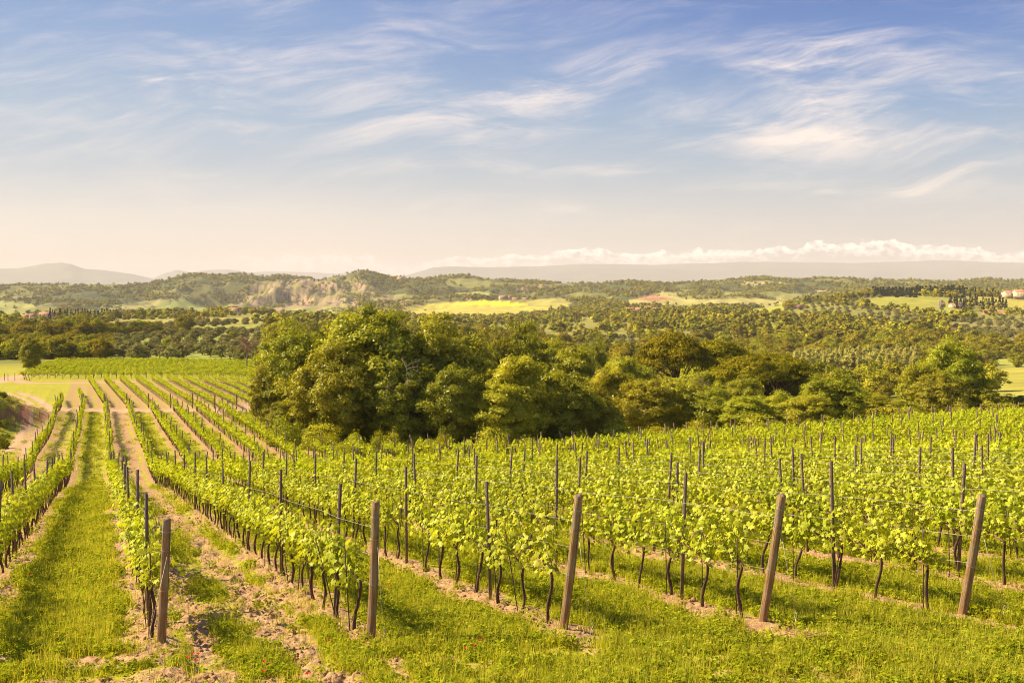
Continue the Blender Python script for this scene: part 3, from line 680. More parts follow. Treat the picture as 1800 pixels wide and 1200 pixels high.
# the big clump in the middle and the belt of trees behind the vineyard
BIG = [
 ('oak', 525, 106, 572, 165, 'rounded dark green tree at the left end of the big central clump'),
 ('oak', 648, 101, 541, 235, 'tallest broad-crowned tree at the middle of the big clump behind the vines'),
 ('oak', 775, 104, 564, 190, 'wide olive-green tree forming the right shoulder of the big clump'),
 ('oak', 590, 95, 610, 170, 'lower leafy tree in front of the tallest tree, left of the bare pale branches'),
 ('oak', 712, 95, 640, 150, 'dark shaded tree below the bare pale branches in the big clump'),
 ('oak', 800, 93, 640, 130, 'dark low tree with black shade under it at the right of the big clump'),
 ('oak', 480, 104, 640, 90, 'slender-leaved tree leaning over the grass bay beside the last vine rows'),
 ('oak', 915, 122, 561, 130, 'dark pointed tree rising behind the bright tree right of the big clump'),
 ('oak', 862, 120, 575, 110, 'dark tree filling the gap just right of the big clump'),
 ('light', 920, 96, 606, 165, 'bright yellow-green tree just right of the big dark clump'),
 ('light', 885, 92, 665, 130, 'low bright tree skirting the vines between the big clump and the belt'),
 ('oak', 985, 97, 655, 150, 'shaded green tree with dark foot right of the bright yellow-green tree'),
 ('light', 1040, 101, 668, 120, 'mid-green bushy tree at the foot of the belt, left of the umbrella pine'),
 ('light', 1080, 112, 632, 130, 'feathery light green tree in front and left of the tall umbrella pine'),
 ('light', 1135, 108, 660, 120, 'bushy light green tree below the tall umbrella pine'),
 ('light', 1195, 110, 655, 115, 'yellow-green tree below the two dark pines'),
 ('light', 1255, 108, 672, 110, 'leafy tree at the vine edge below the reddish dead shrub'),
 ('oak', 1310, 118, 652, 80, 'small rounded tree standing out against the widest dark pine'),
 ('light', 1310, 104, 690, 110, 'low bright shrubby tree at the field edge below the widest pine'),
 ('light', 1370, 106, 682, 100, 'bright green bushy tree below the right half of the widest pine'),
 ('oak', 1465, 108, 648, 125, 'dark round tree with lit left side at the right end of the pines'),
 ('light', 1420, 103, 685, 90, 'yellow-green bush tree left of the dark round tree'),
 ('oak', 1530, 116, 690, 100, 'dim green tree in the dip right of the dark round tree'),
 ('light', 1580, 118, 698, 90, 'small green tree left of the big lone leaning tree'),
 ('light', 1672, 132, 590, 120, 'tall airy yellow-green crown of the lone tree by the golden meadow'),
 ('light', 1625, 128, 628, 90, 'left lower limb-crown tree beside the lone airy tree'),
 ('oak', 1655, 122, 652, 105, 'dark dense tree at the foot of the lone airy tree'),
 ('light', 1728, 128, 676, 75, 'small round tree in front of the golden meadow'),
 ('oak', 1790, 130, 690, 90, 'low dark hedge tree at the right end of the belt'),
 ('light', 1100, 135, 610, 110, 'dusky green tree left of the umbrella pine trunk'),
 ('light', 1010, 140, 600, 130, 'mid-green tree behind the belt, above the shaded tree'),
 ('light', 960, 150, 588, 120, 'tree behind the belt showing over the bright yellow-green tree'),
 ('oak', 1045, 165, 588, 60, 'small dark tree standing alone in front of the pale olive clearing'),
 ('light', 1500, 135, 675, 80, 'tree behind the dark round tree in front of the pale poplars'),
 ('light', 1545, 140, 688, 70, 'tree at the foot of the pale poplar plantation'),
 ('oak', 830, 112, 600, 120, 'deep green tree behind the right shoulder of the big clump'),
 ('oak', 1400, 150, 640, 90, 'dark green tree between the widest pine and the poplars'),
 ('light', 1230, 140, 640, 110, 'dull green tree between the two upper pines and the belt'),
]
for q, (k, px, d, top_, wpx, lab) in enumerate(BIG): tree_px(k, px, d, top_, wpx, lab, q=q)
PINES = [
 (1184, 150, 580, 125, 'umbrella pine with a bare forked trunk left of the darker pines'),
 (1262, 152, 592, 118, 'dark flat-topped pine second from the umbrella pine'),
 (1318, 138, 621, 125, 'rounded dark pine in front with pale limbs showing'),
 (1385, 142, 622, 100, 'widest darkest pine crown beside the pale poplars'),
 (1345, 150, 616, 110, 'dark pine behind the two front ones'),
]
for q, (px, d, top_, wpx, lab) in enumerate(PINES): tree_px('pine', px, d, top_, wpx, lab, 'pine tree', q=q)
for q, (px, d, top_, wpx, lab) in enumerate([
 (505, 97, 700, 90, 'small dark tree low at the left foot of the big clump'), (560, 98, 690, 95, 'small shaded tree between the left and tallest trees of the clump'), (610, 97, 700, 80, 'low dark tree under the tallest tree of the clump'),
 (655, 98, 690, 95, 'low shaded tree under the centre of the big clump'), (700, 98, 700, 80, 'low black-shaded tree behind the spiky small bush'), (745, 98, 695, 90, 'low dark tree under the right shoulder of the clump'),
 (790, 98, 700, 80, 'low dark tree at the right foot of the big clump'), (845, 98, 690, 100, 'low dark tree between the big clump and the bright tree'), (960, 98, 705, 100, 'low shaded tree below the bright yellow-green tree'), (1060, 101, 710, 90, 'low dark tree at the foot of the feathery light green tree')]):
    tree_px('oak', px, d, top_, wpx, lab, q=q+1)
for q, (px, d, top_, wpx, lab) in enumerate([
 (505, 92, 722, 60, 'pale bush at the foot of the big clump beside the grass bay'), (560, 90, 735, 60, 'leafy bush at the foot of the big clump, second from the grass bay'),
 (620, 87, 745, 44, 'sapling bush sticking up behind the vine posts under the big clump'), (665, 87, 752, 30, 'thin young shoot bush below the black shade of the big clump'),
 (688, 87, 750, 34, 'small spiky bush below the bare pale branches'), (770, 88, 748, 36, 'bright small bush against the black shade of the big clump'), (740, 90, 760, 50, 'low scrub between two small bushes under the clump'),
 (865, 88, 742, 60, 'rounded shrub at the vine edge under the low bright tree'), (930, 89, 752, 70, 'low shrub at the vine edge right of the big clump'), (1010, 92, 752, 60, 'dark low shrub at the edge below the belt of trees'),
 (1090, 95, 740, 80, 'green shrub at the vine edge left part of the belt'), (1170, 97, 738, 80, 'green shrub at the vine edge below the umbrella pine'), (1240, 98, 735, 70, 'low shrub at the vine edge below the leafy tree'),
 (1340, 99, 722, 80, 'very bright green shrub at the field edge'), (1430, 102, 718, 70, 'green shrub below the dark round tree'), (1500, 106, 715, 60, 'low shrub in the dip at the field edge'),
 (1560, 112, 708, 70, 'low shrub left of the lone tree'), (1600, 112, 700, 60, 'leafy shrub at the left foot of the lone tree'), (1700, 116, 702, 50, 'leafy shrub at the right foot of the lone tree'), (1760, 122, 702, 70, 'hedge shrub under the golden meadow'), (1812, 124, 700, 70, 'last hedge shrub at the right edge')]):
    tree_px('shrub', px, d, top_, wpx, lab, 'shrub', q=q)
for q, (px, d, hm_, wpx, lab) in enumerate([(-2, 90, 1.5, 30, 'dark round bush at the left edge beside the track'), (3, 104, .8, 22, 'scrubby bush on top of the red earth bank'), (9, 100, .7, 20, 'low scrub on the face of the red earth bank'), (0, 112, .9, 24, 'scrub crowning the earth bank')]):
    plant('bank', *at_px(px, d), wpx/F*d, hm_, lab, 'shrub', q=q)
plant('oak', *at_px(53, 215), 5.2, 8.0, 'dark upright tree standing alone at the left behind the far vine block', q=1)
# bare pale branches poking out of the big clump
rb = np.random.default_rng(12)
def bare(name, px, D_, top, r0, n, spread, lab, matk='pale_bark', part='branch'):
    X_, Y_ = at_px(px, D_); g = GZ(X_, Y_); H_ = -(top-HY)/F*D_-g
    r = empty(name, (X_, Y_, g-.1)); mb = MB(); zz = np.linspace(0, H_*.9, 8)
    ax = np.stack([np.sin(zz*.5)*.12, np.cos(zz*.4)*.1, zz], 1); mb.tube(ax, r0*(1-.75*zz/H_), 7); mb.build('trunk', M[matk], r, smooth=True)
    m2 = MB()
    for q in range(n):
        z1 = H_*rb.uniform(.45, .88); a = rb.random()*6.28; L_ = spread*rb.uniform(.5, 1)*(1.2-z1/H_)*1.4
        t = np.linspace(0, 1, 5)[:, None]; p0 = np.array([0, 0, z1]); p2 = p0+np.array([math.cos(a)*L_, math.sin(a)*L_, L_*rb.uniform(.1, .8)])
        pts = p0+(p2-p0)*t+np.array([0, 0, .15*L_])*np.sin(t*3)*.5; m2.tube(pts, r0*.35*(1-.8*t[:, 0])+.008, 5, cap=False)
        for w_ in range(6):
            tt = rb.uniform(.35, 1); b0 = p0+(p2-p0)*tt; b1 = b0+rb.normal(0, .35, 3)*L_*.5+np.array([0, 0, .1]); m2.tube(np.linspace(b0, b1, 3), [r0*.12+.006, r0*.08+.004, .004], 4, cap=False)
    m2.build(part, M[matk], r); return tag(r, lab, 'dead tree')
bare('dead_tree', 433, 228, 583, .20, 46, 4.6, 'bare reddish-brown dead pine standing behind the far vine block', 'deadtwig')
bare('dead_tree', 716, 93.2, 618, .05, 18, 3.0, 'bare pale broken branches showing in the shade of the big clump')
bare('dead_tree', 1228, 128, 650, .06, 40, 2.6, 'reddish dry shrub between the dark pines and the belt', 'deadtwig')

# ------------------------------------------------------------------ woods, olives, poplars, cypresses farther off
OLV = [[(200, 596), (300, 588), (470, 580), (480, 640), (200, 642)], [(1370, 545), (1440, 530), (1500, 538), (1560, 548), (1640, 562), (1600, 580), (1480, 565), (1380, 560)], [(1660, 566), (1840, 560), (1840, 604), (1700, 596)],
       [(990, 598), (1120, 590), (1150, 625), (1000, 628)], [(200, 575), (450, 566), (450, 572), (210, 584)], [(1480, 533), (1540, 519), (1580, 517), (1560, 522), (1500, 537)]]
POP = [(1395, 672), (1395, 660), (1600, 656), (1640, 668), (1560, 684), (1420, 684)]
NOF = [f[0] for f in FIELDS if f[1] >= 400 or f[1] == 1500]+[FIELDS[26][0], FIELDS[27][0]]
rw = np.random.default_rng(77)
def sample(D0, D1, n):
    D_ = np.sqrt(rw.random(n)*(D1**2-D0**2)+D0**2); px = rw.random(n)*2050-125
    X_ = (px-CX)/F*D_; z = surf_z(X_, D_); return X_, D_, z, px, HY-F*z/D_
def hit(px, py, polys):
    r = np.zeros(len(px), bool)
    for p in polys: r |= inpoly(px, py, p)
    return r
# woodland points
WX, WY, WZ = [], [], []
for D0, D1, den in ((232, 600, 1/30), (600, 1000, 1/31), (1000, 1800, 1/52), (1800, 3280, 1/105)):
    n = int(.5*2050/F*(D1**2-D0**2)*den)
    X_, Y_, Z_, px, py = sample(D0, D1, n)
    no = hit(px, py, NOF+OLV+[POP])
    cl_ = fbm(X_/160, Y_/160, 73, 4)
    keep = ~no | ((rw.random(n) < .012) & ~hit(px, py, [POP]))
    if D1 > 1700: keep &= (cl_ < .585) | (rw.random(n) < .3)
    cl2 = fbm(X_/75, Y_/110, 173, 3)
    if D0 >= 600: keep &= (cl2 < .54) | (rw.random(n) < .05)
    keep &= ~((Y_ < 290) & (px < 470))
    for a0, a1, b0, b1 in ((30, 112, 560, 1035), (395, 465, 700, 1215), (484, 515, 1300, 1665), (1100, 1162, 1250, 1465), (1392, 1416, 1000, 1135), (1672, 1700, 950, 1090), (876, 930, 1700, 2045), (555, 572, 1300, 1605), (1755, 1830, 1050, 1255)):
        keep &= ~((px > a0) & (px < a1) & (Y_ > b0) & (Y_ < b1) & (rw.random(n) < .85))
    if D0 in (232, 600): keep &= ~((px < 475) & (Y_ > 430) & (Y_ < 1000) & (rw.random(n) < .55))
    cliff = inpoly(px, py, [(430, 528), (445, 500), (500, 491), (548, 489), (600, 500), (640, 497), (650, 515), (600, 532), (520, 540), (450, 540)])
    keep &= ~(cliff & (rw.random(n) < .8))
    # road and clearings near the centre left
    WX.append(X_[keep]); WY.append(Y_[keep]); WZ.append(Z_[keep])
WX, WY, WZ = map(np.concatenate, (WX, WY, WZ))
o_ = np.argsort(WY); WX, WY, WZ = WX[o_], WY[o_], WZ[o_]
# ones hidden behind the belt are not needed as individuals
wpx = CX+F*WX/WY; wpy = HY-F*WZ/WY
vis = ~((wpx > 470) & (wpx < 1480) & (wpy > 618)) & ~((wpx > 1480) & (wpx < 1700) & (wpy > 640)) & (wpx > -20) & (wpx < 1820)
ind = np.nonzero(vis)[0][:235]
side = lambda px: 'left of the big clump' if px < 470 else ('above the central belt of trees' if px < 1250 else 'on the right-hand slope beyond the poplars')
for q in ind:
    wv2 = (5.2+3.6*rw.random())*(.68 if wpx[q] < 470 and WY[q] > 300 else 1)
    plant('mid', WX[q], WY[q], wv2, wv2*(.75+.3*rw.random()), f'rounded green tree in the wood {side(wpx[q])}', group=f'trees of the wood {side(wpx[q])}', sink=.4)
rest = np.ones(len(WX), bool); rest[ind] = False
def gn_scatter(name, pts, rot, scl, idx, sources, lab, cat, kind='stuff', group=None):
    """points carrying rotation, scale and source index, turned into one object"""
    me = bpy.data.meshes.new(name); me.vertices.add(len(pts)); me.vertices.foreach_set('co', np.asarray(pts, np.float32).ravel())
    a = me.attributes.new('rot', 'FLOAT_VECTOR', 'POINT'); a.data.foreach_set('vector', np.asarray(rot, np.float32).ravel())
    a = me.attributes.new('scl', 'FLOAT_VECTOR', 'POINT'); a.data.foreach_set('vector', np.asarray(scl, np.float32).ravel())
    a = me.attributes.new('idx', 'INT', 'POINT'); a.data.foreach_set('value', np.asarray(idx, np.int32))
    o = bpy.data.objects.new(name, me); COL.objects.link(o)
    ng = bpy.data.node_groups.new(name, 'GeometryNodeTree')
    ng.interface.new_socket('Geometry', in_out='INPUT', socket_type='NodeSocketGeometry'); ng.interface.new_socket('Geometry', in_out='OUTPUT', socket_type='NodeSocketGeometry')
    gi = ng.nodes.new('NodeGroupInput'); go = ng.nodes.new('NodeGroupOutput')
    m2p = ng.nodes.new('GeometryNodeMeshToPoints'); ng.links.new(gi.outputs[0], m2p.inputs[0])
    join = ng.nodes.new('GeometryNodeGeometryToInstance')
    for sobj in sources:
        oi = ng.nodes.new('GeometryNodeObjectInfo'); oi.inputs['Object'].default_value = sobj; oi.inputs['As Instance'].default_value = True
        ng.links.new(oi.outputs['Geometry'], join.inputs[0])
    iop = ng.nodes.new('GeometryNodeInstanceOnPoints'); ng.links.new(m2p.outputs[0], iop.inputs['Points']); ng.links.new(join.outputs[0], iop.inputs['Instance'])
    iop.inputs['Pick Instance'].default_value = True
    def att(nm, ty, out):
        an = ng.nodes.new('GeometryNodeInputNamedAttribute'); an.data_type = ty; an.inputs['Name'].default_value = nm
        return next(x for x in an.outputs if x.enabled and x.name == 'Attribute')
    ng.links.new(att('idx', 'INT', 0), iop.inputs['Instance Index']); ng.links.new(att('rot', 'FLOAT_VECTOR', 0), iop.inputs['Rotation']); ng.links.new(att('scl', 'FLOAT_VECTOR', 0), iop.inputs['Scale'])
    ng.links.new(iop.outputs[0], go.inputs[0])
    md = o.modifiers.new('scatter', 'NODES'); md.node_group = ng
    return tag(o, lab, cat, group, kind)
# low crowns for the far woods: a lumpy dark heart with leafy faces round it
def low_tree(rng, W, H, n, ls, matl, shape='round'):
    cr, Cs, _ = crown_mesh('woodland_tree', rng, W, H, .0, max(8, n//14), 14, ls, matl, shape, .34, jit=.3, spread=.2)
    return cr
LOWS = [low_tree(np.random.default_rng(200+q), 8, 7, 150, 1.25, M['wood']) for q in range(5)]
WR = np.zeros((rest.sum(), 3)); WR[:, 2] = rw.random(len(WR))*6.28
hs = .55+.95*rw.random(len(WR))**2; hs *= np.where(WY[rest] > 1500, 1.1, 1.1)
WS = np.stack([hs, hs, hs*(.65+.45*rw.random(len(WR)))], 1)
near_m = WY[rest] < 650
MIDS = [t[1] for t in TREES['mid']]
PW = np.stack([WX[rest], WY[rest], WZ[rest]-.4], 1)
gn_scatter('woodland', PW[near_m], WR[near_m], WS[near_m]*.85, rw.integers(0, 5, near_m.sum()), MIDS, 'dense oak woods filling the valley behind the vineyard', 'woods')
gn_scatter('woodland', PW[~near_m], WR[~near_m], WS[~near_m], rw.integers(0, 5, (~near_m).sum()), LOWS, 'far woods covering the slopes and ridges up to the skyline', 'woods')
# olive groves on a loose grid
ox, oy = [], []
for D0, D1, sp in ((235, 620, 7.0), (620, 1400, 8.0)):
    gx = np.arange(-900, 900, sp); gy = [D0]
    while gy[-1] < D1: gy.append(gy[-1]+(max(9, gy[-1]**2*8/(F*30)) if D0 < 600 else max(9, gy[-1]**2*5/(F*55))))
    gy = np.array(gy); GX, GY = np.meshgrid(gx, gy); GX = GX.ravel()+rw.normal(0, .7, GX.size); GY = GY.ravel()+rw.normal(0, .7, GY.size)
    px = CX+F*GX/GY; ok = (px > -80) & (px < 1900); GX, GY, px = GX[ok], GY[ok], px[ok]
    py = HY-F*surf_z(GX, GY)/GY; ok = hit(px, py, OLV) & ~((GY < 268) & (px < 470)) & (rw.random(len(px)) < .86); ox.append(GX[ok]); oy.append(GY[ok])
ox, oy = np.concatenate(ox), np.concatenate(oy); o_ = np.argsort(oy); ox, oy = ox[o_], oy[o_]
opx = CX+F*ox/oy; visO = (opx < 480) | (opx > 980); isel = np.nonzero(visO & (opx > -20) & (opx < 1820))[0][:150]
for q in isel:
    wv2 = 4.2+2.0*rw.random()
    plant('olive', ox[q], oy[q], wv2, wv2*.74, 'round grey-green olive tree in the grove left of the big clump' if opx[q] < 600 else 'round grey-green olive tree in the clearing above the belt', 'olive tree', 'olive trees of the left grove' if opx[q] < 600 else 'olive trees of the middle clearing', sink=.2)
rs = np.ones(len(ox), bool); rs[isel] = False
if rs.sum():
    oz = surf_z(ox[rs], oy[rs])-.2; n = rs.sum(); k = .95+.5*rw.random(n)
    gn_scatter('olive_grove', np.stack([ox[rs], oy[rs], oz], 1), np.stack([k*0, k*0, rw.random(n)*6.28], 1), np.stack([k, k, k*.9], 1), rw.integers(0, 4, n), [t[1] for t in TREES['olive']], 'far olive groves dotted in rows over the hillside', 'olive groves')
# poplar plantation, in rows
c = 0
for gy in np.arange(292, 420, 7.5):
    for gx in np.arange(60, 200, 4.2):
        x_, y_ = gx+rw.normal(0, .5), gy+rw.normal(0, .6); px = CX+F*x_/y_
        if 1392 < px < 1612 and c < 260:
            zz = GZ(x_, y_); tp = np.interp(px, [1390, 1420, 1500, 1600, 1640], [618, 611, 612, 622, 640])+rw.normal(0, 3)+(y_-300)*-.0
            h_ = 10+2.8*rw.random()
            plant('poplar', x_, y_, 3.4+rw.random()*1.2, h_, 'slender pale poplar in the plantation beyond the pines', 'poplar tree', 'poplars of the pale plantation', sink=.2); c += 1
# cypresses and dark conifers
def cy(px, D_, h, lab, grp, key='cypress', w_=None, cat='cypress tree'):
    X_, Y_ = at_px(px, D_); plant(key, X_, Y_, w_ or h*.27, h, lab, cat, grp, sink=.2)
for px in list(np.arange(88, 118, 5))+list(np.arange(120, 190, 4.2))+[193, 199, 204]: cy(px+rw.normal(0, 1), 1030+rw.normal(0, 25), 8.5+rw.random()*4, 'dark cypress in the long row beside the left farmhouse', 'cypresses beside the left farmhouse')
for px in np.arange(205, 252, 4): plant('mid', *at_px(px, 1040+rw.normal(0, 15)), 8.5, 8+2*rw.random(), 'dark round tree in the copse at the right end of the cypress row', group='copse at the end of the cypress row', sink=.3)
cy(292, 1040, 7.5, 'single dark cypress alone in the field right of the copse', None)
for px in np.arange(1535, 1700, 2.3): cy(px+rw.normal(0, 1), 1290+rw.normal(0, 25), 9+rw.random()*5, 'tall dark conifer on the crest above the golden field', 'dark conifers on the right crest', w_=6)
for px in np.arange(1700, 1756, 3.6): cy(px+rw.normal(0, 1), 1300+rw.normal(0, 15), 8+rw.random()*4, 'smaller dark conifer between the crest wood and the villa', 'conifers left of the villa', w_=3.6)
for px in np.arange(1668, 1770, 3.6): cy(px+rw.normal(0, 2), 1080+rw.normal(0, 35)+(px-1668)*.4, 8+rw.random()*5, 'dark cypress around the low farmhouse on the right slope', 'cypresses round the low right farmhouse', w_=4.4)
for px in np.arange(1160, 1200, 3.2): cy(px+rw.normal(0, .6), 1420, 7.5+rw.random()*3, 'cypress in the line right of the red-roofed hamlet', 'cypresses right of the hamlet')
for px in (553, 560, 404, 423, 470, 478): cy(px, 1250 if px < 500 else 3150, 8 if px < 500 else 20, 'dark cypress beside the two central farmhouses' if px < 500 else 'tiny cypress on the far skyline ridge', 'cypresses by the central farmhouses' if px < 500 else 'cypresses on the skyline')
plant('blossom', *at_px(1655, 1010), 7, 13, 'pale blossoming tree in front of the low right farmhouse', 'tree')
for px, D_, w_ in ((398, 1180, 12), (446, 1170, 13), (462, 1175, 14), (475, 1180, 11), (430, 1160, 9)): plant('mid', *at_px(px, D_), w_, 9, 'tree among the two central farmhouses', group='trees around the central farmhouses', sink=.3)
plant('mid', *at_px(1386, 1130), 13, 11, 'round dark tree left of the small red-roofed shed', q=1)
plant('mid', *at_px(494, 560), 11, 10.5, 'dark leaning tree beyond the big clump near the road', q=2)

# ------------------------------------------------------------------ houses
def house(px, D_, L_, Wd_, Hh, rz, lab, stone=False, wing=None, tower=False, floors=2):
    X_, Y_ = at_px(px, D_); r = empty('farmhouse', (X_, Y_, GZ(X_, Y_)-.3), rz); wm = M['stone' if stone else 'wall']
    blocks = [(0, 0, L_, Wd_, Hh)]+([wing] if wing else [])
    for bi, (bx, by, bl, bw, bh) in enumerate(blocks):
        m1 = MB(); m1.box((bx, by, bh/2), (bl, bw, bh)); 
        rh = bw*.20
        x0, x1, y0, y1 = bx-bl/2, bx+bl/2, by-bw/2, by+bw/2
        m1.add([[x0+.02, y0+.02, bh], [x0+.02, y1-.02, bh], [x0+.02, by, bh+rh*.95], [x1-.02, y0+.02, bh], [x1-.02, y1-.02, bh], [x1-.02, by, bh+rh*.95]], [[0, 2, 1], [3, 4, 5]])
        wl = m1.build('wall', wm, r)
        m2 = MB(); e = .6; th = .22
        V = []
        for xx in (x0-e, x1+e):
            V += [[xx, y0-e, bh-.15], [xx, by, bh+rh], [xx, y1+e, bh-.15], [xx, y0-e, bh-.15+th], [xx, by, bh+rh+th], [xx, y1+e, bh-.15+th]]
        m2.add(V, [[0, 1, 7, 6], [1, 2, 8, 7], [3, 9, 10, 4], [4, 10, 11, 5], [0, 3, 4, 1], [1, 4, 5, 2], [6, 7, 10, 9], [7, 8, 11, 10], [0, 6, 9, 3], [2, 5, 11, 8]])
        rf = m2.build('roof', M['roof'], r)
        if bi == 0:
            m3 = MB(); m3.box((bx+bl*.25, by+.2, bh+rh+.5), (.8, .8, 1.3)); m3.box((bx+bl*.25, by+.2, bh+rh+1.2), (1.05, 1.05, .12)); m3.build('chimney', wm, rf)
        nw = max(2, int(bl/3.6))
        for fl in range(floors):
            for q in range(nw):
                xx = x0+(q+.5)*bl/nw; z0 = 1.1+fl*(bh/floors)
                if fl == 0 and q == nw//2:
                    m4 = MB(); m4.box((xx, y0-.03, 1.1), (1.3, .14, 2.2)); m4.build('door', M['bark'], r); continue
                m4 = MB(); m4.box((xx, y0-.03, z0+.6), (1.0, .12, 1.3)); m4.build('window', M['glass'], r)
    return tag(r, lab, 'house')
house(84, 1035, 15, 9, 5.5, .15, 'long low farmhouse with red roof left of the cypress row')
house(45, 1025, 9, 7, 4, -.1, 'small cream outbuilding at the far left of the left farm', floors=1)
house(57, 1015, 6, 6, 5, .5, 'tiny white shed between the outbuilding and the long farmhouse', floors=1)
house(414, 1200, 13, 9, 7, .1, 'red-roofed farmhouse among dark trees, left of its twin')
house(450, 1205, 10, 8, 6, -.2, 'red-roofed farmhouse among dark trees, right of its twin')
house(494, 1650, 12, 9, 6, .2, 'small pinkish house in the fields beyond the road')
house(507, 1660, 9, 8, 5, -.1, 'small pinkish house right beside its larger neighbour beyond the road')
house(563, 1600, 9, 7, 5, 0, 'lone pale-walled house just above the big clump')
for px, D_, L_, w_, h_, rz, lb in ((885, 2020, 17, 11, 8, .3, 'left stone house of the far hamlet beside the yellow field'), (895, 2040, 12, 10, 10, -.2, 'taller stone house of the far hamlet beside the yellow field'), (907, 2030, 16, 10, 6, .1, 'right low house of the far hamlet beside the yellow field'), (924, 2010, 12, 8, 6, 0, 'isolated last house right of the far hamlet')):
    house(px, D_, L_, w_, h_, rz, lb, True)
for px, D_, L_, w_, h_, rz, lb in ((1110, 1450, 14, 10, 6, .2, 'leftmost red-roofed house of the hamlet under the reddish hill'), (1128, 1440, 17, 10, 6, 0, 'wide red-roofed house in the middle of the hamlet'), (1141, 1460, 12, 9, 8, -.2, 'tallest house of the hamlet under the reddish hill'), (1153, 1450, 10, 8, 6, .3, 'last small house right of the hamlet'), (1117, 1380, 11, 6, 3.5, .1, 'low red-roofed barn in front of the hamlet')):
    house(px, D_, L_, w_, h_, rz, lb)
house(1403, 1130, 13, 7, 3.2, .05, 'small open red-roofed shed beside the round dark tree', floors=1)
house(1683, 1085, 16, 9, 3.6, .05, 'low red-roofed farmhouse half hidden by cypresses', floors=1)
house(1775, 1250, 16, 12, 7, .1, 'cream villa with coral hipped roofs, left wing')
house(1798, 1240, 22, 13, 9, .0, 'main block of the cream villa at the right edge')
house(704, 3180, 22, 14, 10, 0, 'tiny house on the far skyline right of the wooded hilltop')
for px, h_ in ((1598, 8), (1606, 13), (1614, 10), (1622, 8), (1633, 7)): house(px, 5200, 22, 18, h_*2.2, .1, {8: 'hazy house of the hilltop town', 13: 'tallest tower-like house of the hazy hilltop town', 10: 'middle house of the hazy hilltop town', 7: 'right end house of the hazy hilltop town'}[h_] if px != 1622 else 'fourth house of the hazy hilltop town', True)
mb = MB(); a = np.linspace(0, 2*np.pi, 13)[:-1]
mb.tube([(0, 0, -.3), (0, 0, 7), (0, 0, 9.6)], [.14, .12, .1], 8); mb.box((0, 0, 8.6), (1.8, .12, .12)); mb.box((0, 0, 9.2), (1.2, .12, .12))
X_, Y_ = at_px(463, 640); o = mb.build('utility_pole', M['pale_bark']); o.location = (X_, Y_, GZ(X_, Y_)); tag(o, 'thin pale utility pole beside the valley road', 'utility pole')

# ------------------------------------------------------------------ vines
VR = math.atan2(-TAN, 1.0)                                # row direction as a turn about z: local +Y runs down the row
RD = np.array([TAN, 1.0])*RN                              # unit row direction
def grape_leaf(rng, C, N, size):
    out = np.array([[0, -.1], [.28, -.42], [.52, -.12], [.42, .12], [.55, .42], [.22, .40], [0, .72], [-.22, .40], [-.55, .42], [-.42, .12], [-.52, -.12], [-.28, -.42]])
    n = len(C); N = N/np.linalg.norm(N, axis=1, keepdims=True)
    down = np.array([0, 0, -1.])+rng.normal(0, .45, (n, 3)); T = down-(down*N).sum(1, keepdims=True)*N; T /= np.linalg.norm(T, axis=1, keepdims=True); B = np.cross(N, T)
    s_ = size*(.6+.6*rng.random(n)); k = len(out); bend = -(out[:, 0]**2)*.5-(out[:, 1]**2)*.25
    V = C[:, None]+s_[:, None, None]*(out[None, :, 0, None]*B[:, None]+out[None, :, 1, None]*T[:, None]+bend[None, :, None]*N[:, None])
    idx = np.arange(n)[:, None, None]*k+np.stack([np.zeros(k-2, int), np.arange(1, k-1), np.arange(2, k)], 1)[None]
    return V.reshape(-1, 3), idx.reshape(-1, 3), np.repeat(np.arange(n), k-2)
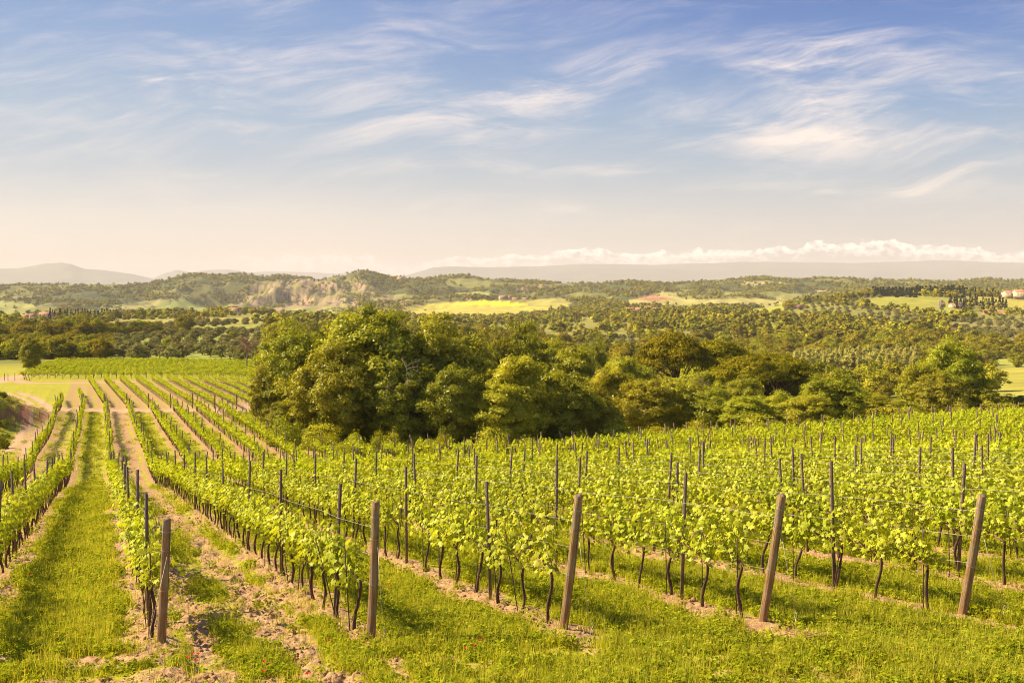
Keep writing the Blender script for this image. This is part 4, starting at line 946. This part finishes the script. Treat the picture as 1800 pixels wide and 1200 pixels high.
def vine_parts(seed, hi=True):
    rng = np.random.default_rng(seed)
    mb = MB(); z = np.linspace(-.05, .74, 8); lean = rng.normal(0, .06, 2)
    x = lean[0]*z+.02*np.sin(z*9+rng.random()*6); y = lean[1]*z+.03*np.sin(z*7+rng.random()*6)-.10*z
    mb.tube(np.stack([x, y, z], 1), .019+.009*np.abs(np.sin(z*11+rng.random()*6))-.005*z, 7)
    tr = (x[-1], y[-1])
    mc = MB(); t = np.linspace(0, 1, 9); cy_ = y[-1]+t*.98; cz = .74+.09*np.sin(np.minimum(t*2.4, 1.57))+.012*np.sin(t*19)
    mc.tube(np.stack([x[-1]*(1-t), cy_, cz], 1), .022-.009*t, 6)
    ns = 10; Cc = []; Nn = []; st = MB()
    for q in range(ns):
        y0 = y[-1]-.08+(q+.5)/ns*.92+rng.normal(0, .03); h = rng.uniform(.26, .64); lx = rng.normal(0, .12); ly = rng.normal(0, .10)
        tt = np.linspace(0, 1, 6)[:, None]; p0 = np.array([0, y0, .80]); p1 = np.array([lx, y0+ly, .80+h]); pts = p0+(p1-p0)*tt+np.array([lx*.3, 0, 0])*np.sin(tt*3.14)
        if hi: st.tube(pts, .007-.003*tt[:, 0], 4, cap=False)
        nl = 20 if hi else 8
        f = rng.random(nl)**.85; base = p0+(p1-p0)*f[:, None]; off = rng.normal(0, 1, (nl, 3))*np.array([.10, .07, .06]); Cc.append(base+off)
        Nn.append(np.stack([np.sign(off[:, 0]+1e-3)*rng.uniform(.3, 1, nl), rng.normal(0, .5, nl), rng.uniform(.1, 1.1, nl)], 1))
    nl = 34 if hi else 10                                  # leaves hanging round the cordon
    Cc.append(np.stack([rng.normal(0, .13, nl), y[-1]-.12+rng.random(nl)*1.1, .74+rng.normal(0, .07, nl)], 1)); Nn.append(np.stack([rng.normal(0, .8, nl), rng.normal(0, .5, nl), rng.uniform(.0, .9, nl)], 1))
    Cc = np.concatenate(Cc); Nn = np.concatenate(Nn)
    if hi: V, Fc, own = grape_leaf(rng, Cc, Nn, .086)
    else:
        V, Fc = leafq(rng, Cc, Nn, .135, 1.15, .3); own = np.arange(len(Cc))
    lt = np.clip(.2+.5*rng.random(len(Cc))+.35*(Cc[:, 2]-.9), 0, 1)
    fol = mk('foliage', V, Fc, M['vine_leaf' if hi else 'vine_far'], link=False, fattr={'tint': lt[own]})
    return mb, mc, st, fol, lt
NEARV = []
for q in range(8):
    a, b, st, fol, _ = vine_parts(300+q)
    tr_ = a.build('trunk', M['vine_bark'], link=False, smooth=True); co_ = b.build('cordon', M['cane'], link=False, smooth=True)
    sh_ = st.build('shoots', M['stem'], link=False)
    NEARV.append((tr_, co_, fol, sh_))
FARV = []
for q in range(6):
    a, b, st, fol, lt = vine_parts(400+q, False)
    t0 = a.build('t', M['vine_bark'], link=False); 
    # one mesh, two materials: wood and leaves
    va = np.concatenate(a.v+b.v); fa = []
    off = sum(len(x) for x in a.v)
    tri = [f for f in a.f[3]]+[f+off for f in b.f[3]]; quad = [f for f in a.f[4]]+[f+off for f in b.f[4]]
    fv = np.array([v_.co for v_ in fol.data.vertices]); ff = np.arange(len(fv)).reshape(-1, 4)+len(va)
    tri = np.concatenate(tri); quad = np.concatenate(quad)
    ob = mk('far_vine', np.concatenate([va, fv]), [tri, quad, ff], M['vine_bark'], link=False, fattr={'tint': np.concatenate([np.full(len(tri)+len(quad), .5), lt])})
    ob.data.materials.append(M['vine_far']); mi = np.zeros(len(ob.data.polygons), np.int32); mi[len(tri)+len(quad):] = 1; ob.data.polygons.foreach_set('material_index', mi)
    FARV.append(ob)
ORD = ['first', 'second', 'third', 'fourth', 'fifth', 'sixth', 'seventh', 'eighth', 'ninth', 'tenth', 'eleventh', 'twelfth', 'thirteenth', 'fourteenth', 'fifteenth', 'sixteenth', 'seventeenth', 'eighteenth', 'nineteenth', 'twentieth']
def ordn(i):
    if i < 20: return ORD[i]
    n = i+1; return f'{n}' + ('th' if 10 < n % 100 < 14 else {1: 'st', 2: 'nd', 3: 'rd'}.get(n % 10, 'th'))
def start_Y(k): return 14.0+.16*k if k >= 0 else 13.2
def end_Y(k):
    if k <= 5: return 128.5
    y = 128.5
    # far edge of the block: about 84 m deep in the middle and deeper to the right
    for yy in np.arange(60, 128, .5):
        px = CX+F*(K0+k*SPC+TAN*yy)/yy
        lim = np.interp(px, [400, 600, 900, 1200, 1500, 1800, 2400], [88, 84, 86, 94, 104, 114, 120])
        if yy >= lim: y = yy; break
    return y
ROWN = {-2: 'second row left of the grass lane', -1: 'row just left of the grass lane', 0: 'row of the leftmost wooden end post', 1: 'row of the second wooden end post', 2: 'row of the third wooden end post', 3: 'row of the fourth wooden end post', 4: 'row of the fifth wooden end post'}
def rown(k): return ROWN.get(k, f'{ordn(k-5)} row beyond the fifth wooden end post')
vine = []; posts = []
rv = np.random.default_rng(9)
for k in range(-2, 42):
    y0, y1 = start_Y(k), end_Y(k); x0 = K0+k*SPC; L_ = (y1-y0)/RN*1.0
    i_ = 0; nseen = 0
    yy = y0+.42
    while yy < y1:
        xx = x0+TAN*yy; px = CX+F*xx/yy
        if -450 < px < 2250 and rv.random() > .03:
            vis_ = -90 < px < 1890; vine.append((yy, xx, k, nseen if vis_ else -1)); nseen += vis_
        yy += .93*(1+rv.normal(0, .03))
    yy = y0+[1.9, 1.55, 2.6, 1.9, 2.3, 3.1][k % 6]; j_ = 0
    while yy < y1-1:
        xx = x0+TAN*yy; px = CX+F*xx/yy
        if -30 < px < 1830: posts.append((yy, xx, k, j_)); j_ += 1
        yy += 4.6*(1+rv.normal(0, .02))
vine.sort(key=lambda t: (t[3] < 0, t[0])); nv_ = sum(t[3] >= 0 for t in vine); posts.sort()
for q, (yy, xx, k, i_) in enumerate(vine[:300]):
    tr_, co_, fol, sh_ = NEARV[rv.integers(8)]
    sc = rv.uniform(.93, 1.08)
    r = empty('grapevine', (xx, yy, GZ(xx, yy)-.01), VR+rv.normal(0, .04), (sc*rv.uniform(.9, 1.15), sc, sc*rv.uniform(.94, 1.06)))
    for ch in (tr_, co_, fol, sh_): c = ch.copy(); COL.objects.link(c); c.parent = r
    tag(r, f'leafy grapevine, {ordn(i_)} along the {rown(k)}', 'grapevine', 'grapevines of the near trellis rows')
fv_ = np.array([(x, y) for y, x, k, i in vine[300:]]); n = len(fv_)
P3 = np.column_stack([fv_, GZA(fv_[:, 0], fv_[:, 1])]); rot = np.zeros((n, 3)); rot[:, 2] = VR+rv.normal(0, .05, n)
scl = rv.uniform(.92, 1.1, (n, 1))*np.ones((1, 3)); scl[:, 0] *= 1.0; scl[:, 2] *= rv.uniform(.9, 1.08, n)*1.03
gn_scatter('grapevines', P3, rot, scl, rv.integers(0, 6, n), FARV, 'long dense rows of bright green vines running down the slope', 'vines')
# second and third blocks
P4 = []; R4 = []
T2 = -.47
F2POST = []
for q in range(-2, 16):
    xs = K0+q*SPC+TAN*133
    for yy in np.arange(133.6, 184, .95):
        if q <= -1 and yy > (144 if q == -2 else 152): continue
        if q == 0 and False: continue
        P4.append((xs+T2*(yy-133), yy)); R4.append(math.atan2(-T2, 1)+rv.normal(0, .05))
    if -2 <= q: F2POST.append((xs, 133.0, q))
for yy in np.arange(190, 262, 3.3):
    xl = ((np.interp(yy, [190, 225, 262], [42, 70, 108]))-CX)/F*yy; xr = (520-CX)/F*yy
    for xx in np.arange(xl, xr, 1.45):
        P4.append((xx, yy+.10*(xx-xl)*.3)); R4.append(1.47+rv.normal(0, .08))
P4 = np.array(P4); R4 = np.array(R4); n = len(P4)
rot = np.zeros((n, 3)); rot[:, 2] = R4; sc4 = rv.uniform(.9, 1.15, (n, 1))*np.where((P4[:, 1] < 188)[:, None], np.array([[.95, 1.15, .92]]), np.array([[1.4, 1.15, 1.05]]))
gn_scatter('grapevines', np.column_stack([P4, GZA(P4[:, 0], P4[:, 1])]), rot, sc4, rv.integers(0, 6, n), FARV, 'far blocks of vines beyond the dirt track left of the big clump', 'vines')

# ------------------------------------------------------------------ trellis posts
mb = MB()                                                 # folded steel post: an open channel with hook notches
w_, d_, th = .045, .032, .006
for (cx_, cy2, sx, sy) in ((0, -d_/2, w_, th), (-w_/2, 0, th, d_+th), (w_/2, 0, th, d_+th), (-w_/2+.010, d_/2, .016, th), (w_/2-.010, d_/2, .016, th)): mb.box((cx_, cy2, .90), (sx, sy, 2.46))
for z in np.arange(.6, 2.1, .16): mb.box((-w_/2-.006, 0, z), (.010, .012, .03)); mb.box((w_/2+.006, 0, z+.05), (.010, .012, .03))
steel = mb.build('trellis_post', M['metal'], link=False)
npost = 0
for yy, xx, k, j_ in posts[:300]:
    c = steel.copy(); COL.objects.link(c); c.location = (xx, yy, GZ(xx, yy)); big = 1.0 if yy < 30 else (1.05 if yy < 60 else 1.2)
    tl = .035 if yy < 40 else .07
    c.rotation_euler = (rv.normal(0, tl), rv.normal(0, tl), VR+rv.normal(0, .1)); c.scale = (big, big, rv.uniform(.93, 1.04))
    tag(c, f'slim grey trellis post, {ordn(j_)} along the {rown(k)}', 'trellis post', 'metal posts of the near vine block')
pr = posts[300:]
if pr:
    n = len(pr); pp = np.array([(x, y) for y, x, k, j in pr]); rot = np.column_stack([rv.normal(0, .09, n), rv.normal(0, .09, n), np.full(n, VR)])
    gn_scatter('trellis_posts', np.column_stack([pp, GZA(pp[:, 0], pp[:, 1])]), rot, np.tile([1.6, 1.6, 1.0], (n, 1)), np.zeros(n, int), [steel], 'scattered far metal posts sticking out of the vines along the field edge', 'trellis posts')

def wood_post(h, r0, seed):
    rng = np.random.default_rng(seed); mb = MB(); n = 20; zz = np.concatenate([[-.25], np.linspace(0, h, 14)])
    th = np.arange(n)*2*np.pi/n; V = []
    knob = [(rng.random()*6.28, rng.uniform(.2, h), rng.uniform(.004, .009)) for _ in range(5)]
    for i, z in enumerate(zz):
        rr = r0*(1.06-.12*z/h)*(1+.035*np.sin(th*2+z)+.02*np.sin(th*5+z*3))
        for ka, kz, kr in knob: rr = rr+kr*np.exp(-((z-kz)/.08)**2)*np.exp(-(np.angle(np.exp(1j*(th-ka)))/.5)**2)
        rr[3] -= .013; rr[11] -= .007; rr[16] -= .010*min(1, z)
        if i == 1: rr = rr*1.02
        V.append(np.stack([rr*np.cos(th)+.006*math.sin(z*2.1), rr*np.sin(th)+.005*math.cos(z*2.7), np.full(n, z)], 1))
    V.append(np.stack([(r0*.86)*np.cos(th), (r0*.86)*np.sin(th), np.full(n, h+.008)+.006*np.sin(th*3)], 1)); V.append(np.array([[0, 0, h+.004]]))
    Vv = np.concatenate(V); m = len(zz)+1; i = np.arange(m-1)[:, None]*n; j = np.arange(n)[None]
    Fq = np.stack([i+j, i+(j+1) % n, i+n+(j+1) % n, i+n+j], -1).reshape(-1, 4); mb.add(Vv, Fq)
    j = np.arange(n); mb.f[3].append(np.stack([np.full(n, len(Vv)-1), (m-1)*n+j, (m-1)*n+(j+1) % n], 1).astype(np.int32)); mb.t[3].append(np.full(n, .5))
    return mb
def ring(mb, z, r, rw_=.0025, tilt=.0, n=18):
    a = np.linspace(0, 2*np.pi, n); mb.tube(np.stack([r*np.cos(a), r*np.sin(a), z+tilt*np.cos(a)], 1), rw_, 5, cap=False)
ENDP = [  # base px, base depth, top px, top py, label
 (284, 14.05, 293, 912, 'leftmost wooden end post, nearly upright, beside the bare rutted lane'),
 (652, 14.05, 661, 882, 'second wooden end post from the left, slightly tilted, at the dirt track'),
 (991, 14.22, 1018, 871, 'third wooden end post from the left, leaning right in the grass'),
 (1341, 14.45, 1375, 871, 'fourth wooden end post from the left, leaning, with scraped bark at its foot'),
 (1692, 14.65, 1727, 871, 'fifth wooden end post, the rightmost, leaning to the right')]
EP = []
for q, (bx_, by_, tx_, ty_, lab) in enumerate(ENDP):
    X_, Y_ = at_px(bx_, by_); g = GZ(X_, Y_)
    lean = [.05, .10, .36, .40, .42][q]; Yt = Y_-lean; Xt = (tx_-CX)/F*Yt; Zt = -(ty_-HY)/F*Yt
    v0 = Vector((Xt-X_, Yt-Y_, Zt-g)); h = v0.length
    r = empty('wooden_end_post', (X_, Y_, g)); r.rotation_euler = v0.to_track_quat('Z', 'Y').to_euler()
    wood_post(h, .061, 20+q).build('post', M['post'], r, smooth=True)
    mw = MB()
    for z in (.42*h, .74*h, .9*h): ring(mw, z, .064, .0022, rv.normal(0, .012))
    mw.build('tie_wire', M['wire'], r)
    tag(r, lab, 'wooden post', 'wooden end posts along the near edge'); EP.append((X_, Y_, g, v0, h))
    # anchor rod with a loop and the stay wire down to it
    ax_, ay_ = X_-RD[0]*(.55 if q else .1)+(.12 if q > 1 else .02), Y_-RD[1]*(.55 if q else .75); az_ = GZ(ax_, ay_)
    ma = MB(); th_ = np.linspace(-1.2, 4.34, 14); ma.tube([(0, 0, -.15), (0, 0, .10), (0, 0, .16)], .005, 5); ma.tube(np.stack([.022*np.cos(th_), th_*0, .20+.042*np.sin(th_)], 1), .004, 5)
    o = ma.build('anchor_rod', M['wire']); o.location = (ax_, ay_, az_); o.rotation_euler = (.1, .15, rv.random()*2)
    tag(o, f'thin wire anchor loop in the ground in front of the {ORD[q]} wooden end post', 'ground anchor', 'ground anchors of the end posts')
    mwr = MB(); p0 = Vector((X_, Y_, g))+v0*.72+Vector((.05, -.05, 0)); p1 = Vector((ax_, ay_, az_+.2)); mwr.tube([p0, (p0+p1)/2-Vector((0, 0, .01)), p1], .003, 5)
    tag(mwr.build('stay_wire', M['wire']), f'stay wire running down from the {ORD[q]} wooden end post', 'wire', 'stay wires of the end posts')
# far-end wooden posts of the left rows and the posts of the block beyond the track
mbf = wood_post(1.75, .075, 50); fp = MB(); fp = mbf.build('block_end_post', M['post'], link=False, smooth=True)
for q, (xx, yy, k) in enumerate(F2POST):
    if CX+F*xx/yy > 500: continue
    c = fp.copy(); COL.objects.link(c); c.location = (xx, yy-.4, GZ(xx, yy-.4)); c.rotation_euler = (rv.normal(0, .03), rv.normal(0, .03), 0); c.scale = (1.15, 1.15, 1.1)
    tag(c, f'dark wooden post heading the {ordn(q)} row in the block beyond the dirt track', 'wooden post', 'posts heading the rows beyond the track')
for q, k in enumerate(range(0, 6)):
    yy = 129.0; xx = K0+k*SPC+TAN*yy; c = fp.copy(); COL.objects.link(c); c.location = (xx, yy, GZ(xx, yy)); c.scale = (.9, .9, .8)
    tag(c, f'short post at the far end of the {rown(k)}' if k < 5 else 'short wooden post at the far end of the last row before the grass bay', 'wooden post', 'posts at the far ends of the rows')
for q, (px, py, ln) in enumerate([(455, 738, 0), (464, 752, 0), (473, 768, 0), (492, 772, .1), (8, 668, 0), (14, 669, 0), (26, 668, 0), (44, 668, -.3), (48, 669, -.35), (53, 670, -.3)]):
    X_, Y_ = gpt(px, py); c = fp.copy(); COL.objects.link(c); c.location = (X_, Y_, GZ(X_, Y_)); c.scale = (.7, .7, .75 if q > 3 else .95); c.rotation_euler = (0, ln, 0); c.name = 'fence_post'
    tag(c, f'thin dark fence post, {ORD[q]} down the grass bay beside the big clump' if q < 4 else f'small post by the sandy bend at the upper left, {ORD[q-4]} from the left', 'fence post', 'fence posts by the grass bay' if q < 4 else 'posts by the sandy bend')
# leaning wooden end posts along the far edge on the right
q = 0
for k in range(9, 40):
    yy = end_Y(k)+.5; xx = K0+k*SPC+TAN*yy; px = CX+F*xx/yy
    if px > 1820: break
    c = fp.copy(); COL.objects.link(c); c.location = (xx, yy, GZ(xx, yy)); c.scale = (.9, .9, 1.12); c.rotation_euler = (rv.uniform(-.35, .1), rv.uniform(-.3, .1), 0); c.name = 'far_end_post'
    tag(c, f'leaning wooden post at the far field edge, {ordn(q)} along the belt of trees', 'wooden post', 'leaning posts along the far field edge'); q += 1

# stakes
for q, (yy, xx, k, i_) in enumerate(vine[:150]):
    if q % 4 == 3: continue
    mb = MB(); h = rv.uniform(.95, 1.25); mb.tube([(0, 0, -.1), (.005, 0, h/2), (0, .01, h)], .009, 6)
    if q == 0: stake = mb.build('vine_stake', M['rust'], link=False)
    c = stake.copy(); COL.objects.link(c); x_, y_ = xx+rv.normal(0, .03)-.04, yy+rv.normal(0, .05); c.location = (x_, y_, GZ(x_, y_)); c.scale = (1, 1, rv.uniform(.85, 1.1)); c.rotation_euler = (rv.normal(0, .10), rv.normal(0, .08), rv.random()*3)
    tag(c, f'thin stake by the {ordn(i_)} vine of the {rown(k)}', 'stake', 'stakes beside the near vines')

# trellis wires, one object per strand
for k in range(-2, 12):
    y0, y1 = start_Y(k), min(end_Y(k), 45)
    yy = np.arange(y0, y1, 1.3)
    for hz, nm_ in ((.80, 'cordon'), (1.22, 'middle'), (1.62, 'top')):
        xx = K0+k*SPC+TAN*yy; px = CX+F*xx/yy; ok = (px > -60) & (px < 1860)
        if ok.sum() < 4: continue
        zz = macro_z(xx, yy)+hz+.02*np.sin(yy*1.22)+(fbm(yy*.4, yy*0, 3+k, 2)-.5)*.04
        pts = np.stack([xx, yy, zz], 1)[ok]
        if 0 <= k < 5:
            X_, Y_, g, v0, h = EP[k]; f_ = min(hz*1.0/h*.98+.02, .93); pp = np.array([X_, Y_, g])+np.array(v0)*f_; pts = np.concatenate([pp[None], pts[1:]])
        mb = MB(); mb.tube(pts, .0020+.00004*pts[:, 1], 4, cap=False)
        tag(mb.build('trellis_wire', M['wire']), f'{nm_} wire of the trellis in the {rown(k)}', 'wire', 'trellis wires of the near rows')

# ------------------------------------------------------------------ grass, weeds, poppies, sticks
def tuft(seed, n, hgt, wid, spread, lean=.5, dry=0.0):
    rng = np.random.default_rng(seed); a = rng.random(n)*6.28; rr = spread*np.sqrt(rng.random(n)); h = hgt*(.5+.8*rng.random(n)); b = rng.random(n)*6.28
    base = np.stack([rr*np.cos(a), rr*np.sin(a), np.full(n, -.01)], 1); dirv = np.stack([np.cos(b), np.sin(b), 0*b], 1); side_ = np.stack([-np.sin(b), np.cos(b), 0*b], 1)
    ln = lean*(.3+rng.random(n)); w0 = wid*(.7+.6*rng.random(n))
    mid = base+dirv*(h*ln*.35)[:, None]+np.array([0, 0, 1])*(h*.6)[:, None]; tip = base+dirv*(h*ln)[:, None]+np.array([0, 0, 1])*h[:, None]
    V = np.stack([base-side_*w0[:, None]/2, base+side_*w0[:, None]/2, mid+side_*w0[:, None]*.38, mid-side_*w0[:, None]*.38, tip], 1).reshape(-1, 3)
    i = np.arange(n)[:, None]*5; q = i+np.array([[0, 1, 2, 3]]); t = i+np.array([[3, 2, 4]]); tn = np.clip(rng.normal(.45, .25, n)+dry, 0, 1)
    return mk('grass_tuft', V, [t, q], M['grass'], link=False, fattr={'tint': np.concatenate([tn, tn])})
TUFT = [tuft(500+q, 34 if q < 6 else 16, (.06, .075, .09, .07, .055, .13, .19)[q], .0075 if q < 6 else .005, .13, .5 if q < 6 else .3, 0 if q < 5 else (.1 if q == 5 else .4)) for q in range(7)]
def weed(seed):
    rng = np.random.default_rng(seed); n = 26; a = rng.random(n)*6.28; rr = .10*np.sqrt(rng.random(n)); C = np.stack([rr*np.cos(a), rr*np.sin(a), .02+.09*rng.random(n)], 1)
    V, Fq = leafq(rng, C, np.stack([np.cos(a)*.5, np.sin(a)*.5, np.ones(n)], 1), .030, 1.9, .4)
    return mk('weed', V, Fq, M['grass'], link=False, fattr={'tint': np.clip(rng.normal(.3, .2, n), 0, 1)})
WEED = [weed(520+q) for q in range(3)]
rg = np.random.default_rng(31)
G = []
for D0, D1, n, sc in ((10.8, 20, 52000, 1.0), (20, 34, 46000, 1.45), (34, 62, 42000, 2.2), (62, 130, 26000, 3.2)):
    n = int(n*1.3); D_ = np.sqrt(rg.random(n)*(D1**2-D0**2)+D0**2); px = rg.random(n)*2600-400; X_ = (px-CX)/F*D_
    m0 = masks(X_, D_); tk = tracks(X_, D_) if D1 > 100 else 0
    pr_ = np.clip(1.06-2.0*m0+(fbm(X_*1.3, D_*1.3, 55, 3)-.5)*1.1, .03, 1)*(1-tk)
    k = rg.random(n) < pr_
    k &= ~((px > 480) & (D_ > 100))
    hh = .6+.9*fbm(X_[k]*.7, D_[k]*.7, 57, 3)
    G.append(np.column_stack([X_[k], D_[k], np.full(k.sum(), sc)*(.75+.5*rg.random(k.sum())), hh/sc**.55]))
G = np.concatenate(G); n = len(G)
gi_ = np.where(rg.random(n) < .12, rg.integers(7, 10, n), rg.choice(7, n, p=[.2, .2, .15, .2, .17, .05, .03]))
rot = np.column_stack([rg.normal(0, .1, n), rg.normal(0, .1, n), rg.random(n)*6.28])
gn_scatter('grass', np.column_stack([G[:, 0], G[:, 1], GZA(G[:, 0], G[:, 1])]), rot, np.column_stack([G[:, 2], G[:, 2], G[:, 2]*G[:, 3]]), gi_, TUFT+WEED, 'bright green grass and weeds growing between the vine rows', 'grass')
# clods and stones on the bare lane
rc = np.random.default_rng(41)
def clod(seed):
    rng = np.random.default_rng(seed); import bmesh
    bm = bmesh.new(); bmesh.ops.create_icosphere(bm, subdivisions=2, radius=1)
    V = np.array([v_.co for v_ in bm.verts]); Fc = np.array([[v_.index for v_ in f.verts] for f in bm.faces]); bm.free()
    V = V*(1+rng.normal(0, .13, (len(V), 1)))*np.array([1, .8, .6]); return mk('clod', V, Fc, M['clod'], link=False)
M['clod'] = plain('soil_clod', (.20, .10, .045), (.46, .28, .15), 30, .95)
CL = [clod(600+q) for q in range(5)]
n = 60000; D_ = 10.8+rc.random(n)**1.3*32; px = rc.random(n)*1900-50; X_ = (px-CX)/F*D_; m0 = masks(X_, D_); k = (m0 > .5) & (rc.random(n) < m0*.42)
X_, D_ = X_[k], D_[k]; n = len(X_); sz = .008+.042*rc.random(n)**3
gn_scatter('soil_clods', np.column_stack([X_, D_, GZA(X_, D_)]), rc.random((n, 3))*6.28, np.column_stack([sz, sz, sz]), rc.integers(0, 5, n), CL, 'loose tan clods and pebbles on the bare soil', 'soil clods')
# poppies
mbp = MB()
rp = np.random.default_rng(3)
POP_ = [(349, 1160), (329, 1172), (338, 1163), (345, 1168), (470, 1172), (463, 1190), (54, 1018), (50, 1015), (683, 1036), (833, 1141), (843, 1138), (818, 1146), (540, 1196), (465, 1172), (579, 1141)]
for q, (px, py) in enumerate(POP_):
    X_, Y_ = gpt(px, py+6); r = empty('poppy', (X_, Y_, GZ(X_, Y_)), rp.random()*6, (.8, .8, .9))
    h = .13+.06*rp.random(); m1 = MB(); m1.tube([(0, 0, -.01), (.006, 0, h*.6), (0, .004, h)], .0018, 4); m1.build('stem', M['stem'], r)
    for a in range(4):
        an = a*1.571; m2 = MB(); u_ = np.array([math.cos(an), math.sin(an), 0]); v_ = np.array([-math.sin(an), math.cos(an), 0]); c = np.array([0, .004, h])
        m2.add([c, c+u_*.016-v_*.018+[0, 0, .010], c+u_*.032-v_*.012+[0, 0, .022], c+u_*.036+[0, 0, .02], c+u_*.032+v_*.012+[0, 0, .022], c+u_*.016+v_*.018+[0, 0, .010]], [[0, 1, 2], [0, 2, 3], [0, 3, 4], [0, 4, 5]]); m2.build('petal', M['poppy'], r)
    loc = 'beside the leftmost wooden end post' if q < 4 else ('at the lower left of the rutted lane' if q in (4, 5, 12, 13, 14) else ('in the grass lane at the left' if q < 8 else 'in the grass right of the second wooden end post'))
    tag(r, f'small red poppy {loc}', 'poppy', f'red poppies {loc}')
# dry fallen twig in the grass
X_, Y_ = gpt(1440, 1138); r = MB()
for q in range(7):
    a = rp.normal(0, .25); L_ = rp.uniform(.2, .55); p = np.array([rp.normal(0, .12), rp.normal(0, .05), .05]); r.tube([p, p+[L_*.5, a*.2, .035], p+[L_, a*.5, .01]], [.006, .005, .002], 5)
o = r.build('fallen_branch', M['cane']); o.location = (X_-.2, Y_, GZ(X_, Y_)+.01); tag(o, 'dry fallen vine branch lying in the grass below the fourth end post', 'branch')

# ------------------------------------------------------------------ haze
m_, n_ = mat('haze')
vs = n_.n('ShaderNodeVolumePrincipled'); vs.inputs['Color'].default_value = (.885, .855, .90, 1); vs.inputs['Density'].default_value = 6.4e-5; vs.inputs['Anisotropy'].default_value = 0.0
oo = n_.n('ShaderNodeOutputMaterial'); n_.nt.links.new(vs.outputs[0], oo.inputs['Volume'])
mb = MB(); zlo, zhi = float(zf.min())-3, 450.0; mb.box((0, 13000, (zlo+zhi)/2), (62000, 28000, zhi-zlo))
hz = mb.build('haze', m_); tag(hz, 'thin warm haze over the distant hills', 'haze', kind='stuff')
